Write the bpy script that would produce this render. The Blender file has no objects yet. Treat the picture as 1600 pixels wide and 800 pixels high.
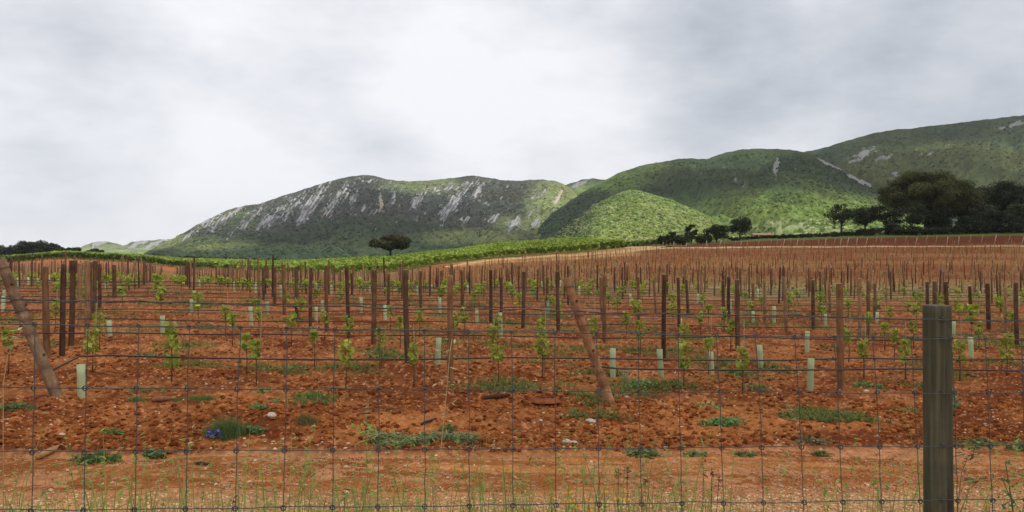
import bpy, math, random
import numpy as np
random.seed(4)
rng = np.random.default_rng(7)
C = bpy.data.collections.new('vineyard_scene'); bpy.context.scene.collection.children.link(C)
F = 1200.0; EYE = 1.7

# ------------------------------------------------------------------ numeric noise
def hsh(ix, iy, s=0):
    n = (ix.astype(np.int64) * 374761393 + iy.astype(np.int64) * 668265263 + s * 974634777) & 0xffffffff
    n = ((n ^ (n >> 13)) * 1274126177) & 0xffffffff
    n = ((n ^ (n >> 16)) * 2246822519) & 0xffffffff
    return ((n ^ (n >> 15)) & 0xffffff) / float(0xffffff)
def vn(x, y, s=0):
    ix = np.floor(x); iy = np.floor(y); fx = x - ix; fy = y - iy
    fx = fx * fx * (3 - 2 * fx); fy = fy * fy * (3 - 2 * fy)
    a = hsh(ix, iy, s); b = hsh(ix + 1, iy, s); c = hsh(ix, iy + 1, s); d = hsh(ix + 1, iy + 1, s)
    return (a + (b - a) * fx) * (1 - fy) + (c + (d - c) * fx) * fy
def fbm(x, y, s=0, o=4):
    r = 0; a = .5; t = 0
    for k in range(o):
        r = r + a * vn(x * 2 ** k + 17.3 * k, y * 2 ** k - 9.1 * k, s + k); t += a; a *= .5
    return r / t
def worley(x, y, s=0):
    ix = np.floor(x); iy = np.floor(y); d = np.full(np.shape(x), 9.0); cid = np.zeros(np.shape(x))
    for i in (-1, 0, 1):
        for j in (-1, 0, 1):
            px = ix + i + hsh(ix + i, iy + j, s); py = iy + j + hsh(ix + i, iy + j, s + 5)
            q = (px - x) ** 2 + (py - y) ** 2; m = q < d
            d = np.where(m, q, d); cid = np.where(m, hsh(ix + i, iy + j, s + 9), cid)
    return np.sqrt(d), cid
def sst(a, b, x):
    t = np.clip((x - a) / (b - a), 0, 1); return t * t * (3 - 2 * t)
def mix(a, b, t): return a + (b - a) * t

# ------------------------------------------------------------------ mesh building
def mesh_np(name, V, loops, totals, col=None, smooth=False):
    me = bpy.data.meshes.new(name); V = np.asarray(V, np.float32).reshape(-1, 3)
    loops = np.asarray(loops, np.int32).ravel(); totals = np.asarray(totals, np.int32).ravel()
    me.vertices.add(len(V)); me.vertices.foreach_set('co', V.ravel())
    me.loops.add(len(loops)); me.loops.foreach_set('vertex_index', loops)
    st = np.concatenate([[0], np.cumsum(totals)[:-1]]).astype(np.int32)
    me.polygons.add(len(totals)); me.polygons.foreach_set('loop_start', st)
    me.polygons.foreach_set('use_smooth', np.full(len(totals), smooth))
    if col is not None:
        at = me.color_attributes.new('Col', 'FLOAT_COLOR', 'POINT')
        c = np.ones((len(V), 4), np.float32); c[:, :3] = np.asarray(col).reshape(-1, 3)
        at.data.foreach_set('color', c.ravel())
    me.update(calc_edges=True); me.validate()
    return me
def link(name, me, m, parent=None, loc=None, rz=0):
    o = bpy.data.objects.new(name, me); C.objects.link(o)
    if me is not None and m is not None:
        me.materials.clear(); me.materials.append(m)
    if parent: o.parent = parent
    if loc is not None: o.location = loc
    o.rotation_euler[2] = rz
    return o
def tag(o, label, cat, group=None):
    o['label'] = label; o['category'] = cat
    if group: o['group'] = group
    return o
def kind(o, k): o['kind'] = k; return o
def thing(name, label, cat, loc, group=None):
    o = bpy.data.objects.new(name, None); C.objects.link(o); o.location = loc
    o.empty_display_size = .1
    return tag(o, label, cat, group)
def grid(name, P, m, col=None, smooth=True):
    R, K = P.shape[:2]; i = np.arange((R - 1) * (K - 1)); a = (i // (K - 1)) * K + i % (K - 1)
    q = np.stack([a, a + 1, a + K + 1, a + K], 1)
    return link(name, mesh_np(name, P, q, np.full(len(q), 4), col, smooth), m)
class MB:
    def __init__(s): s.v = []; s.l = []; s.t = []; s.c = []; s.n = 0
    def add(s, V, faces, col=(1, 1, 1)):
        V = np.asarray(V, float).reshape(-1, 3)
        for f in faces: s.l.extend([i + s.n for i in f]); s.t.append(len(f))
        s.v.append(V); s.c.append(np.broadcast_to(np.asarray(col, float), V.shape)); s.n += len(V)
    def tube(s, pts, rad, n=6, col=(1, 1, 1), cap=True, jit=0):
        pts = np.asarray(pts, float); rad = np.broadcast_to(np.asarray(rad, float), (len(pts),))
        T = np.gradient(pts, axis=0); T /= np.linalg.norm(T, axis=1)[:, None] + 1e-9
        ref = np.array([0, 0, 1.]) if abs(T[0][2]) < .9 else np.array([1., 0, 0])
        V = []
        for p, t, r in zip(pts, T, rad):
            a = np.cross(t, ref); a /= np.linalg.norm(a) + 1e-9; b = np.cross(t, a); ref = np.cross(a, t) * 1.0
            an = np.arange(n) * 2 * math.pi / n
            rr = r * (1 + jit * (rng.random(n) - .5))
            V.append(p + np.outer(np.cos(an) * rr, a) + np.outer(np.sin(an) * rr, b))
        V = np.concatenate(V); fs = []
        for i in range(len(pts) - 1):
            for k in range(n):
                k2 = (k + 1) % n; fs.append((i * n + k, i * n + k2, (i + 1) * n + k2, (i + 1) * n + k))
        if cap: fs.append(tuple(range(n - 1, -1, -1))); fs.append(tuple(range((len(pts) - 1) * n, len(pts) * n)))
        if np.ndim(col) == 2: col = np.repeat(np.asarray(col), n, axis=0)
        s.add(V, fs, col)
    def mesh(s, name, smooth=True):
        return mesh_np(name, np.concatenate(s.v), s.l, s.t, np.concatenate(s.c), smooth)
def rotm(N, tilt=None):
    """random rotations; tilt limits the angle off +Z"""
    yaw = rng.random(N) * 2 * math.pi
    th = rng.random(N) * math.pi if tilt is None else rng.random(N) * tilt
    ax = rng.random(N) * 2 * math.pi
    cz, sz = np.cos(yaw), np.sin(yaw); A = np.zeros((N, 3, 3)); A[:, 0, 0] = cz; A[:, 0, 1] = -sz; A[:, 1, 0] = sz; A[:, 1, 1] = cz; A[:, 2, 2] = 1
    ux, uy = np.cos(ax), np.sin(ax); c, s = np.cos(th), np.sin(th); k = 1 - c
    B = np.zeros((N, 3, 3))
    B[:, 0, 0] = c + ux * ux * k; B[:, 0, 1] = ux * uy * k; B[:, 0, 2] = uy * s
    B[:, 1, 0] = ux * uy * k; B[:, 1, 1] = c + uy * uy * k; B[:, 1, 2] = -ux * s
    B[:, 2, 0] = -uy * s; B[:, 2, 1] = ux * s; B[:, 2, 2] = c
    return B @ A
def bake(T, faces, R, loc, size, col):
    T = np.asarray(T, float); N = len(loc); k = len(T)
    size = np.broadcast_to(np.asarray(size, float).reshape(len(np.atleast_1d(size)), -1), (N, 1 if np.ndim(size) < 2 else 3))
    P = np.einsum('nij,nkj->nki', R, T[None] * size[:, None, :]) + np.asarray(loc)[:, None, :]
    fl = np.concatenate([np.asarray(f) for f in faces]); tt = [len(f) for f in faces]
    L = (np.arange(N)[:, None] * k + fl[None]).ravel(); tot = np.tile(tt, N)
    cc = np.repeat(np.asarray(col), k, axis=0)
    return P.reshape(-1, 3), L, tot, cc
def bake_mesh(name, *a, smooth=False):
    P, L, t, c = bake(*a); return mesh_np(name, P, L, t, c, smooth)
LEAF_T = [(-.0, -.5, 0), (.32, -.3, .06), (.5, .1, .1), (.2, .2, .03), (0, .55, 0), (-.2, .2, .03), (-.5, .1, .1), (-.32, -.3, .06)]
LEAF_F = [(0, 1, 2, 3), (0, 3, 4, 5), (0, 5, 6, 7)]
CARD_T = [(0, -.6, 0), (.42, 0, .08), (0, .6, 0), (-.42, 0, .08)]; CARD_F = [(0, 1, 2, 3)]
phi = (1 + 5 ** .5) / 2
ICO_V = np.array([(-1, phi, 0), (1, phi, 0), (-1, -phi, 0), (1, -phi, 0), (0, -1, phi), (0, 1, phi), (0, -1, -phi), (0, 1, -phi), (phi, 0, -1), (phi, 0, 1), (-phi, 0, -1), (-phi, 0, 1)]) / math.hypot(1, phi)
ICO_F = [(0, 11, 5), (0, 5, 1), (0, 1, 7), (0, 7, 10), (0, 10, 11), (1, 5, 9), (5, 11, 4), (11, 10, 2), (10, 7, 6), (7, 1, 8), (3, 9, 4), (3, 4, 2), (3, 2, 6), (3, 6, 8), (3, 8, 9), (4, 9, 5), (2, 4, 11), (6, 2, 10), (8, 6, 7), (9, 8, 1)]
def jitcol(base, N, a=.25, hue=.1):
    b = np.asarray(base)[None] * (1 + a * (rng.random((N, 1)) * 2 - 1)); return np.clip(b * (1 + hue * (rng.random((N, 3)) * 2 - 1)), 0.004, .9)

# ------------------------------------------------------------------ materials
def mat(name, base=None, rough=.9, attr=True, noise=None, bump=None, transl=0, spec=.2, objrand=0, metal=0):
    m = bpy.data.materials.new(name); m.use_nodes = True; nt = m.node_tree; N = nt.nodes; L = nt.links
    b = N['Principled BSDF']; b.inputs['Roughness'].default_value = rough; b.inputs['Specular IOR Level'].default_value = spec
    b.inputs['Metallic'].default_value = metal
    tc = N.new('ShaderNodeTexCoord')
    if attr:
        a = N.new('ShaderNodeVertexColor'); a.layer_name = 'Col'; col = a.outputs['Color']
    else:
        r = N.new('ShaderNodeRGB'); r.outputs[0].default_value = (*base, 1); col = r.outputs[0]
    if noise:                      # list of (scale vector, lo, hi)
        for sc, lo, hi in noise:
            mp = N.new('ShaderNodeMapping'); mp.inputs['Scale'].default_value = sc if hasattr(sc, '__len__') else (sc,) * 3
            L.new(tc.outputs['Object'], mp.inputs[0])
            n = N.new('ShaderNodeTexNoise'); n.inputs['Detail'].default_value = 5; n.inputs['Scale'].default_value = 1; n.inputs['Roughness'].default_value = .65
            L.new(mp.outputs[0], n.inputs['Vector'])
            mr = N.new('ShaderNodeMapRange'); mr.inputs[1].default_value = .3; mr.inputs[2].default_value = .7; mr.inputs[3].default_value = lo; mr.inputs[4].default_value = hi
            L.new(n.outputs['Fac'], mr.inputs[0])
            mx = N.new('ShaderNodeMix'); mx.data_type = 'RGBA'; mx.blend_type = 'MULTIPLY'; mx.inputs[0].default_value = 1
            L.new(col, mx.inputs[6]); L.new(mr.outputs[0], mx.inputs[7]); col = mx.outputs[2]
    if objrand:
        oi = N.new('ShaderNodeObjectInfo'); mr = N.new('ShaderNodeMapRange'); mr.inputs[3].default_value = 1 - objrand; mr.inputs[4].default_value = 1 + objrand
        L.new(oi.outputs['Random'], mr.inputs[0]); mx = N.new('ShaderNodeMix'); mx.data_type = 'RGBA'; mx.blend_type = 'MULTIPLY'; mx.inputs[0].default_value = 1
        L.new(col, mx.inputs[6]); L.new(mr.outputs[0], mx.inputs[7]); col = mx.outputs[2]
    L.new(col, b.inputs['Base Color'])
    if bump:
        mp = N.new('ShaderNodeMapping'); mp.inputs['Scale'].default_value = bump[0] if hasattr(bump[0], '__len__') else (bump[0],) * 3
        L.new(tc.outputs['Object'], mp.inputs[0]); n = N.new('ShaderNodeTexNoise'); n.inputs['Detail'].default_value = 5; n.inputs['Scale'].default_value = 1
        L.new(mp.outputs[0], n.inputs['Vector']); bp = N.new('ShaderNodeBump'); bp.inputs['Strength'].default_value = 1; bp.inputs['Distance'].default_value = bump[1]
        L.new(n.outputs['Fac'], bp.inputs['Height']); L.new(bp.outputs[0], b.inputs['Normal'])
    if transl:
        t = N.new('ShaderNodeBsdfTranslucent'); L.new(col, t.inputs[0]); ms = N.new('ShaderNodeMixShader'); ms.inputs[0].default_value = transl
        L.new(b.outputs[0], ms.inputs[1]); L.new(t.outputs[0], ms.inputs[2]); L.new(ms.outputs[0], N['Material Output'].inputs['Surface'])
    return m
M = dict(
    soil=mat('soil', spec=.03, noise=[(1.3, .8, 1.2), (14, .62, 1.38)], bump=(40, .012)),
    track=mat('track', spec=.03, noise=[((1.2, 5, 1), .75, 1.2), (30, .65, 1.3), (110, .7, 1.3)], bump=(60, .012)),
    stone=mat('stone', noise=[(30, .85, 1.1)], bump=(80, .002)),
    hill=mat('hill', noise=[(.25, .75, 1.25)], bump=(.6, .5), spec=.05),
    leaf=mat('leaf', rough=.6, transl=.35, spec=.3), tree=mat('tree_leaf', rough=.6, transl=.15, spec=.2),
    bark=mat('bark', rough=.95, noise=[((14, 14, 3), .55, 1.4)], bump=((30, 30, 8), .008)),
    post=mat('post_wood', rough=.9, noise=[((30, 30, 4), .55, 1.45), (5, .7, 1.25)], bump=((60, 60, 6), .004), objrand=.28),
    barky=mat('barky_post', rough=.92, noise=[((16, 16, 5), .6, 1.3), (60, .75, 1.25)], bump=((30, 30, 14), .012)),
    oldpost=mat('old_post_wood', rough=.95, noise=[((60, 60, 1.8), .55, 1.4), (3.5, .65, 1.3)], bump=((110, 110, 3), .003)),
    wire=mat('galvanised_wire', base=(.075, .08, .085), attr=False, rough=.6, metal=.25, noise=[(40, .7, 1.2)]),
    hose=mat('black_hose', base=(.012, .012, .014), attr=False, rough=.45, spec=.5),
    sleeve=mat('tree_sleeve', base=(.50, .56, .32), attr=False, rough=.5, transl=.3, objrand=.2, noise=[((3, 3, 5), .8, 1.15)]),
    petal=mat('petal', rough=.6, transl=.3), roof=mat('roof_tiles', noise=[(2, .7, 1.2)]), straw=mat('straw', rough=.8, transl=.2),
)

# ------------------------------------------------------------------ the lie of the land
TP = [-700, 0, 100, 200, 300, 450, 600, 700, 800, 900, 970, 1050, 1200, 1400, 1600, 2300]
TZ = [60, 90, 110, 130, 150, 157, 162, 170, 200, 240, 300, 400, 1200]
TY = {0: [438, 431, 428, 425, 420, 418, 417, 415, 411, 410, 409, 406, 401], 100: [438, 430, 427, 424, 416, 413, 411, 408, 404, 402, 401.5, 402, 401],
 200: [440, 432, 428, 425, 419, 417, 415, 413, 409, 406, 405, 404, 401], 300: [444, 437, 434, 431, 427, 426, 425, 423, 418, 414, 411, 408, 401],
 450: [450, 445, 441, 434, 428, 427, 426, 424, 420, 417, 415.5, 412, 402], 600: [454, 446, 439, 431, 423, 421.5, 420, 418, 413, 409, 409.5, 410, 402],
 700: [452, 442, 430, 420, 411, 410, 409, 408, 403, 399, 397.5, 401, 401], 800: [448, 434, 421, 411, 406, 404, 402.5, 400, 393, 387, 384, 394, 400],
 900: [443, 425, 414, 406, 401, 398, 395.5, 392, 386.5, 381, 379.5, 390, 400], 970: [444, 424, 411, 401, 394, 391, 389, 388, 386, 385, 385, 390, 400],
 1050: [445, 424, 410, 398, 388.5, 386.5, 384.5, 382.5, 381, 380.5, 381, 388, 400], 1200: [448, 424, 409, 397, 387, 385, 376.5, 373, 370, 368, 368, 375, 398],
 1400: [450, 424, 409, 396, 386, 384, 372, 367, 363, 361, 360, 368, 396], 1600: [450, 424, 408, 395, 385, 383, 369, 364, 359, 356, 355, 364, 394]}
TY[-700] = TY[0]; TY[2300] = TY[1600]
H = np.array([[1.7 - (y - 400) * z / F for y, z in zip(TY[p], TZ)] for p in TP])   # ground heights at (column, distance)
H30 = []
for p in TP: H30.append(-.364 * math.tanh((p - 800) / F * 30 / 14))
H = np.concatenate([np.array(H30)[:, None], H], 1); TZ = [30.] + [float(z) for z in TZ]; TPa = np.array(TP, float); TZa = np.array(TZ)
def Gm(X, Y):
    X = np.asarray(X, float); Y = np.asarray(Y, float)
    near = -.364 * np.tanh(X / 14)
    px = np.clip(800 + F * X / np.maximum(Y, 30), -700, 2300); Yc = np.clip(Y, 30, 1200)
    i = np.clip(np.searchsorted(TPa, px) - 1, 0, len(TPa) - 2); j = np.clip(np.searchsorted(TZa, Yc) - 1, 0, len(TZa) - 2)
    u = (px - TPa[i]) / (TPa[i + 1] - TPa[i]); u = mix(u, u * u * (3 - 2 * u), .5); v = (Yc - TZa[j]) / (TZa[j + 1] - TZa[j])
    far = (H[i, j] * (1 - u) + H[i + 1, j] * u) * (1 - v) + (H[i, j + 1] * (1 - u) + H[i + 1, j + 1] * u) * v
    return np.where(Y < 30, near, far)
def track_mask(X, Y):
    n = (fbm(X * .9, Y * .9, 3, 3) - .5) * .35
    return sst(5.3, 5.75, Y - .10 * X + n) * (1 - sst(6.65, 6.85, Y - .13 * X + n * 1.3))
def Dm(X, Y):
    f = 1 - sst(14, 60, Y); tm = track_mask(X, Y); gr = 1 - sst(5.3, 5.75, Y - .10 * X)
    big = (fbm(X * 1.1, Y * 1.1, 11, 3) - .5) * .10; mid = (fbm(X * 5, Y * 5, 12, 4) - .45) * .06
    w, _ = worley(X * 9, Y * 9, 13); fine = (fbm(X * 18, Y * 18, 14, 3) - .5) * .05 + (.45 - w) * .014 * sst(.4, .6, fbm(X * 2, Y * 2, 15, 2))
    d = (big + mid + fine) * mix(1, .25, gr) * f * (1 - tm)
    far = (fbm(X * .35, Y * .35, 16, 3) - .5) * .25 * sst(20, 50, Y) * (1 - sst(300, 500, Y))
    return d + far - .035 * tm
def G(X, Y): return Gm(X, Y) + Dm(X, Y)
def gz(x, y): return float(G(np.array([x]), np.array([y]))[0])
def at(px, py, lift=0.):
    """ground point seen at photo pixel (px, py); lift = height of that point above the ground"""
    Z = (EYE - lift) * F / (py - 400)
    for _ in range(60):
        X = (px - 800) / F * Z; h = EYE - lift - float(Gm(X, Z)); Z = .5 * Z + .5 * F * h / (py - 400)
    return (px - 800) / F * Z, Z
def low_vine_edge(px): return np.interp(px, [-700, 0, 100, 200, 250, 300, 450, 600, 650, 700, 750, 820, 900, 968, 3000], [215, 200, 196, 194, 191, 184, 148, 133, 138, 150, 160, 164, 160, 168, 168])

us = np.concatenate([-np.geomspace(9, .74, 26), np.linspace(-.72, .72, 1250), np.geomspace(.74, 9, 26)])
zs = np.concatenate([[-6000, -1500, -400, -120, -40, -15, -6, -2, 0, 1, 2, 2.7], 1 / np.linspace(1 / 3.3, 1 / 30, 560), np.geomspace(30.4, 400, 300), np.geomspace(430, 6400, 24)])
sc = np.maximum(np.abs(zs), 3.0)
X = us[None] * sc[:, None]; Y = np.repeat(zs[:, None], len(us), 1); Zg = G(X, Y); PX = 800 + F * X / np.maximum(Y, 3)
n1 = fbm(X * .8, Y * .8, 21, 4)[..., None]; n2 = fbm(X * 4, Y * 4, 22, 4)[..., None]; n3 = fbm(X * .06, Y * .12, 23, 4)[..., None]; n4 = fbm(X * 18, Y * 18, 24, 2)[..., None]
col = mix(np.array([.145, .042, .014]), np.array([.295, .108, .037]), sst(.3, .7, n1)); col = mix(col, np.array([.13, .028, .008]), sst(.5, .75, n2) * .8)
col = mix(col, np.array([.52, .23, .09]), sst(.6, .75, n4) * .6)
gr = (1 - sst(5.2, 5.85, Y - .10 * X))[..., None]; col = mix(col, mix(np.array([.36, .17, .07]), np.array([.54, .33, .16]), n4), gr * .9)
strip = (sst(6.8, 7.2, Y - .13 * X) * (1 - sst(7.6, 9.3, Y - .13 * X)))[..., None]; col = mix(col, np.array([.37, .14, .042]), strip * .55 * sst(.35, .6, n1))
tm = track_mask(X, Y)[..., None]; col = mix(col, np.array([.42, .19, .085]), tm)
weed = sst(.52, .62, fbm(X * .9, Y * .9, 25, 4))[..., None] * sst(.4, .6, n2) * sst(8.5, 12, Y)[..., None]; col = mix(col, np.array([.09, .12, .03]), weed * .55)
hill = (sst(35, 60, Y) * sst(560, 800, PX))[..., None]
hc = mix(np.array([.25, .075, .026]), np.array([.33, .15, .052]), sst(.35, .65, n3)); hc = mix(hc, np.array([.28, .17, .07]), sst(.5, .65, n2) * .3)
dryl = (1 - sst(600, 1250, PX))[..., None]; hc = mix(hc, np.array([.34, .165, .06]), dryl * .6); col = mix(col, hc * .6, hill)
dip = (sst(28, 42, Y) * (1 - sst(55, 78, Y)) * sst(820, 1150, PX))[..., None]; col = mix(col, mix(np.array([.34, .24, .12]), np.array([.13, .15, .045]), sst(.4, .6, n2)), dip * .6)
lf = (sst(45, 90, Y) * (1 - sst(600, 700, PX)))[..., None]; col = mix(col, np.array([.17, .085, .04]), lf * .75)
redb = (sst(150, 164, Y) * (1 - sst(260, 330, PX)))[..., None]; col = mix(col, np.array([.30, .10, .04]), redb * .8)
sand = (sst(128, 138, Y) * (1 - sst(170, 180, Y)) * sst(690, 740, PX) * (1 - sst(985, 1010, PX)))[..., None]; col = mix(col, np.array([.36, .21, .085]), sand * sst(.3, .6, n2 * .5 + n3 * .5))
ve = low_vine_edge(PX); ing = (sst(0, 3, Y - ve) * (1 - sst(985, 1000, PX)))[..., None]; col = mix(col, mix(np.array([.30, .13, .06]), np.array([.12, .16, .04]), .7), ing)
bank = (sst(156.5, 158, Y) * (1 - sst(163, 165, Y)) * sst(1030, 1080, PX))[..., None]; col = mix(col, mix(np.array([.07, .024, .011]), np.array([.13, .042, .018]), n2), bank)
gb = (sst(162.5, 165, Y) * sst(1010, 1040, PX))[..., None]; col = mix(col, mix(np.array([.07, .085, .022]), np.array([.12, .13, .04]), n2), gb)
wild = sst(300, 400, Y)[..., None]; col = mix(col, np.array([.06, .08, .03]), wild)
kind(grid('ground', np.stack([X, Y, Zg], -1), M['soil'], col), 'structure')

# dirt track at the headland, just proud of the ground and dipping under it at both ragged edges
xs = np.linspace(-9, 9, 900); ys = np.linspace(4.7, 8.1, 220); X, Yo = np.meshgrid(xs, ys); Y = Yo + .115 * X
tmk = track_mask(X, Y); Zt = Gm(X, Y) - .031 - .05 * (1 - tmk) + (fbm(X * 1.5, Y * 3, 31, 3) - .5) * .03 + (fbm(X * 14, Y * 14, 32, 3) - .5) * .012
n = fbm(X * .7, Y * 5, 33, 4)[..., None]; n4 = fbm(X * 25, Y * 25, 34, 2)[..., None]
c = mix(np.array([.26, .088, .024]), np.array([.44, .18, .055]), sst(.35, .65, n)); rut = (np.exp(-((Yo - 5.86 + .1 * (fbm(X, Yo, 35, 2) - .5)) / .17) ** 2) + .5 * np.exp(-((Yo - 6.62) / .07) ** 2))[..., None]; c = mix(c, np.array([.29, .085, .025]), rut * .75 * n * 1.6)
c = mix(c, np.array([.55, .34, .2]), sst(.55, .8, n4) * .5)
kind(grid('dirt_track', np.stack([X, Y, Zt], -1), M['track'], c), 'structure')

# pale farm road beyond the far slope
def ribbon(name, pts, w, m, colr, lift=.05):
    pts = np.array(pts, float); t = np.linspace(0, 1, 240); s = np.linspace(0, 1, len(pts))
    x = np.interp(t, s, pts[:, 0]); y = np.interp(t, s, pts[:, 1]); k = np.ones(9) / 9
    x = np.convolve(np.pad(x, 4, 'edge'), k, 'valid'); y = np.convolve(np.pad(y, 4, 'edge'), k, 'valid'); ww = np.interp(t, s, w)
    d = np.stack([np.gradient(x), np.gradient(y)], 1); d /= np.linalg.norm(d, axis=1)[:, None]; nn = np.stack([-d[:, 1], d[:, 0]], 1)
    R = []
    for q in np.linspace(-1, 1, 9):
        xx = x + nn[:, 0] * q * ww; yy = y + nn[:, 1] * q * ww; R.append(np.stack([xx, yy, G(xx, yy) + lift * (1.3 - abs(q) ** 3 * 2)], -1))
    P = np.stack(R); cc = jitcol(colr, P.shape[0] * P.shape[1], .12, .03)
    return kind(grid(name, P, m, cc), 'structure')
def pz(px, z): return ((px - 800) / F * z, z)
ribbon('far_farm_road', [pz(690, 134), pz(760, 150), pz(830, 158), pz(900, 153), pz(960, 150), pz(1010, 154), pz(1080, 153), pz(1200, 152.5), pz(1400, 151), pz(1620, 150), pz(1900, 150)], [.4, .5, .8, .9, 1.2, 3.6, 2.6, 1.7, 1.5, 1.5, 1.5], M['track'], (.42, .28, .15), .12)
ribbon('road_fork', [pz(975, 175), pz(992, 168), pz(1010, 160), pz(1040, 156)], [1.5, 2.2, 3, 3], M['track'], (.42, .27, .14), .2)

# ------------------------------------------------------------------ mountains
SCR_N = [0, 0]
def rock_mask(px, py, blobs, seed, wv=1.0):
    m = np.zeros(px.shape)
    for (cx, cy, ang, ln, wd, st) in blobs:
        a = math.radians(ang); ux, uy = math.cos(a), -math.sin(a)
        s = (px - cx) * ux + (py - cy) * uy; q = -(px - cx) * uy + (py - cy) * ux
        q = q + (vn(s / 9, q * 0 + cx, seed) - .5) * 4; e = 1 - np.sqrt((s / ln) ** 2 + (q / wd) ** 2); m = np.maximum(m, np.clip(e * 1.6, -.2, 1) * st)
        # texture runs along the strata
    return m
def mountain(name, pts, Zr, Zf, pw, nu, nt, colf, gul=.16, bumps=(6., .9), seed=1, yb=400., rough_ridge=1.0, scrub=None):
    pts = np.array(pts, float); pxs = np.linspace(pts[0, 0], pts[-1, 0], nu)
    ry = np.interp(pxs, pts[:, 0], pts[:, 1]); k = 9; ry = np.convolve(np.pad(ry, k // 2, 'edge'), np.ones(k) / k, 'valid') + (fbm(pxs / 9, pxs * 0 + seed, seed, 4) - .5) * 2.4
    t = np.concatenate([np.linspace(0, 1, nt), 1 + np.linspace(.02, .5, 12)])
    T, U = np.meshgrid(t, pxs, indexing='ij'); RY = np.repeat(ry[None], len(t), 0)
    wob = (fbm(U / 60, U * 0 + seed, seed, 3) - .5) * 1.0
    Zc = Zr * (1 + .10 * wob); D = np.where(T <= 1, Zf + (Zc - Zf) * T, Zc * (1 + (T - 1)))
    X = (U - 800) / F * D
    top = (400 - RY) * Zc / F + EYE; base = Gm((U - 800) / F * Zf, np.full(U.shape, Zf)) - 6
    tt = np.clip(T, 0, 1); s = pw * tt + (1 - pw) * tt * tt * (1.6 - .6 * tt)
    h = base + (top - base) * s
    g = fbm(X / (Zr * .09) + D / (Zr * .35), D / (Zr * .3), seed + 3, 4); rid = 1 - np.abs(g * 2 - 1)
    h = h - (top - base) * gul * (rid ** 2) * np.sin(np.pi * np.clip(tt, 0, 1)) ** .8
    scr = 400 - (h - EYE) * F / D
    lim = RY + .3 + (1 - tt) * 1.5; h = np.where((T < 1) & (scr < lim), EYE + (400 - lim) * D / F, h)
    h = np.where(T > 1, top - (T - 1) * (top - base) * 1.2, h)
    bs, ba = bumps; w, cid = worley(X / bs, D / bs, seed); w2, cid2 = worley(X / (bs * .45), D / (bs * .45), seed + 2)
    PY = 400 - (h - EYE) * F / D
    SCR_N[:] = [fbm(X / (bs * 7), D / (bs * 7), seed + 21, 4), fbm(X / (bs * 16), D / (bs * 16), seed + 27, 3)]
    colr, rock = colf(U, PY, X, D, T, w, cid, g)
    b = (ba * (1 - w * 1.1) * (.5 + cid) + ba * .4 * (.5 - w2)) * np.clip(1 - rock * 1.2, 0, 1) + rock * (fbm(X / (bs * .7), D / (bs * 2), seed + 6, 3) - .3) * ba * 2.4
    h = h + b * rough_ridge * (1 - .75 * sst(.88, 1, T))
    P = np.stack([X, D, h], -1)
    if scrub:
        n, r0, r1 = scrub; fr = np.flatnonzero((T < .97).ravel() & (rock.ravel() < .3)); ar = (D.ravel()[fr]) ** 1.0; pk = fr[np.searchsorted(np.cumsum(ar) / ar.sum(), rng.random(n))]; pk = pk[rng.random(len(pk)) < .35 + .9 * sst(.35, .6, fbm(X.ravel()[pk] / 30, D.ravel()[pk] / 30, seed + 9, 3))]
        Q = P.reshape(-1, 3)[pk] + rng.normal(0, 1, (len(pk), 3)) * [1, 1, 0]; cc = colr.reshape(-1, 3)[pk]; cc = cc * (.7 + .7 * rng.random((len(pk), 1))); sz = (r0 + (r1 - r0) * rng.random(len(pk)) ** 2)[:, None] * [1, 1, .75]
        V_, L, t, c_ = bake(ICO_V, ICO_F, rotm(len(pk)), Q, sz, np.clip(cc, .01, .4)); V_ = V_ + rng.normal(0, .14, V_.shape) * np.repeat(sz[:, :1], 12, 0)
        o = kind(link(name + '_scrub', mesh_np(name + '_scrub', V_, L, t, c_), M['hill']), 'stuff'); tag(o, 'scrub bushes dotting the slope of the ' + name.replace('_', ' '), 'scrub')
    return kind(grid(name, P, M['hill'], colr), 'structure')
A = lambda *v: np.array(v)
def scrub_col(dark, light, sunlit_mask, cid, w, g, spot=.5):  # dark and bright scrub tones; the mask paints in sunlit and shaded patches
    c = mix(dark, light, sunlit_mask[..., None]); c = c * (.72 + .56 * SCR_N[0])[..., None] * (1 + np.array([.22, .02, -.1]) * (SCR_N[1][..., None] - .5) * 1.6); c = c * (0.62 + .7 * cid[..., None]); c = mix(c, c * A(1.25, 1.1, .8), sst(.5, .8, g)[..., None] * .5)
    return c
def ell(px, py, cx, cy, rx, ry, soft=.5): return 1 - sst(1 - soft, 1 + soft, np.sqrt(((px - cx) / rx) ** 2 + ((py - cy) / ry) ** 2))
ROCKC = A(.27, .265, .26)
def fine(px, py, sd_): return fbm(px / 3.2, py / 2.6, sd_, 3)
def streak(px, py, ang, seed, ln=30, wd=3.2):
    a = math.radians(ang); ux, uy = math.cos(a), -math.sin(a); s = px * ux + py * uy; q = -px * uy + py * ux
    return fbm(s / ln, q / wd, seed, 4)
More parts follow.
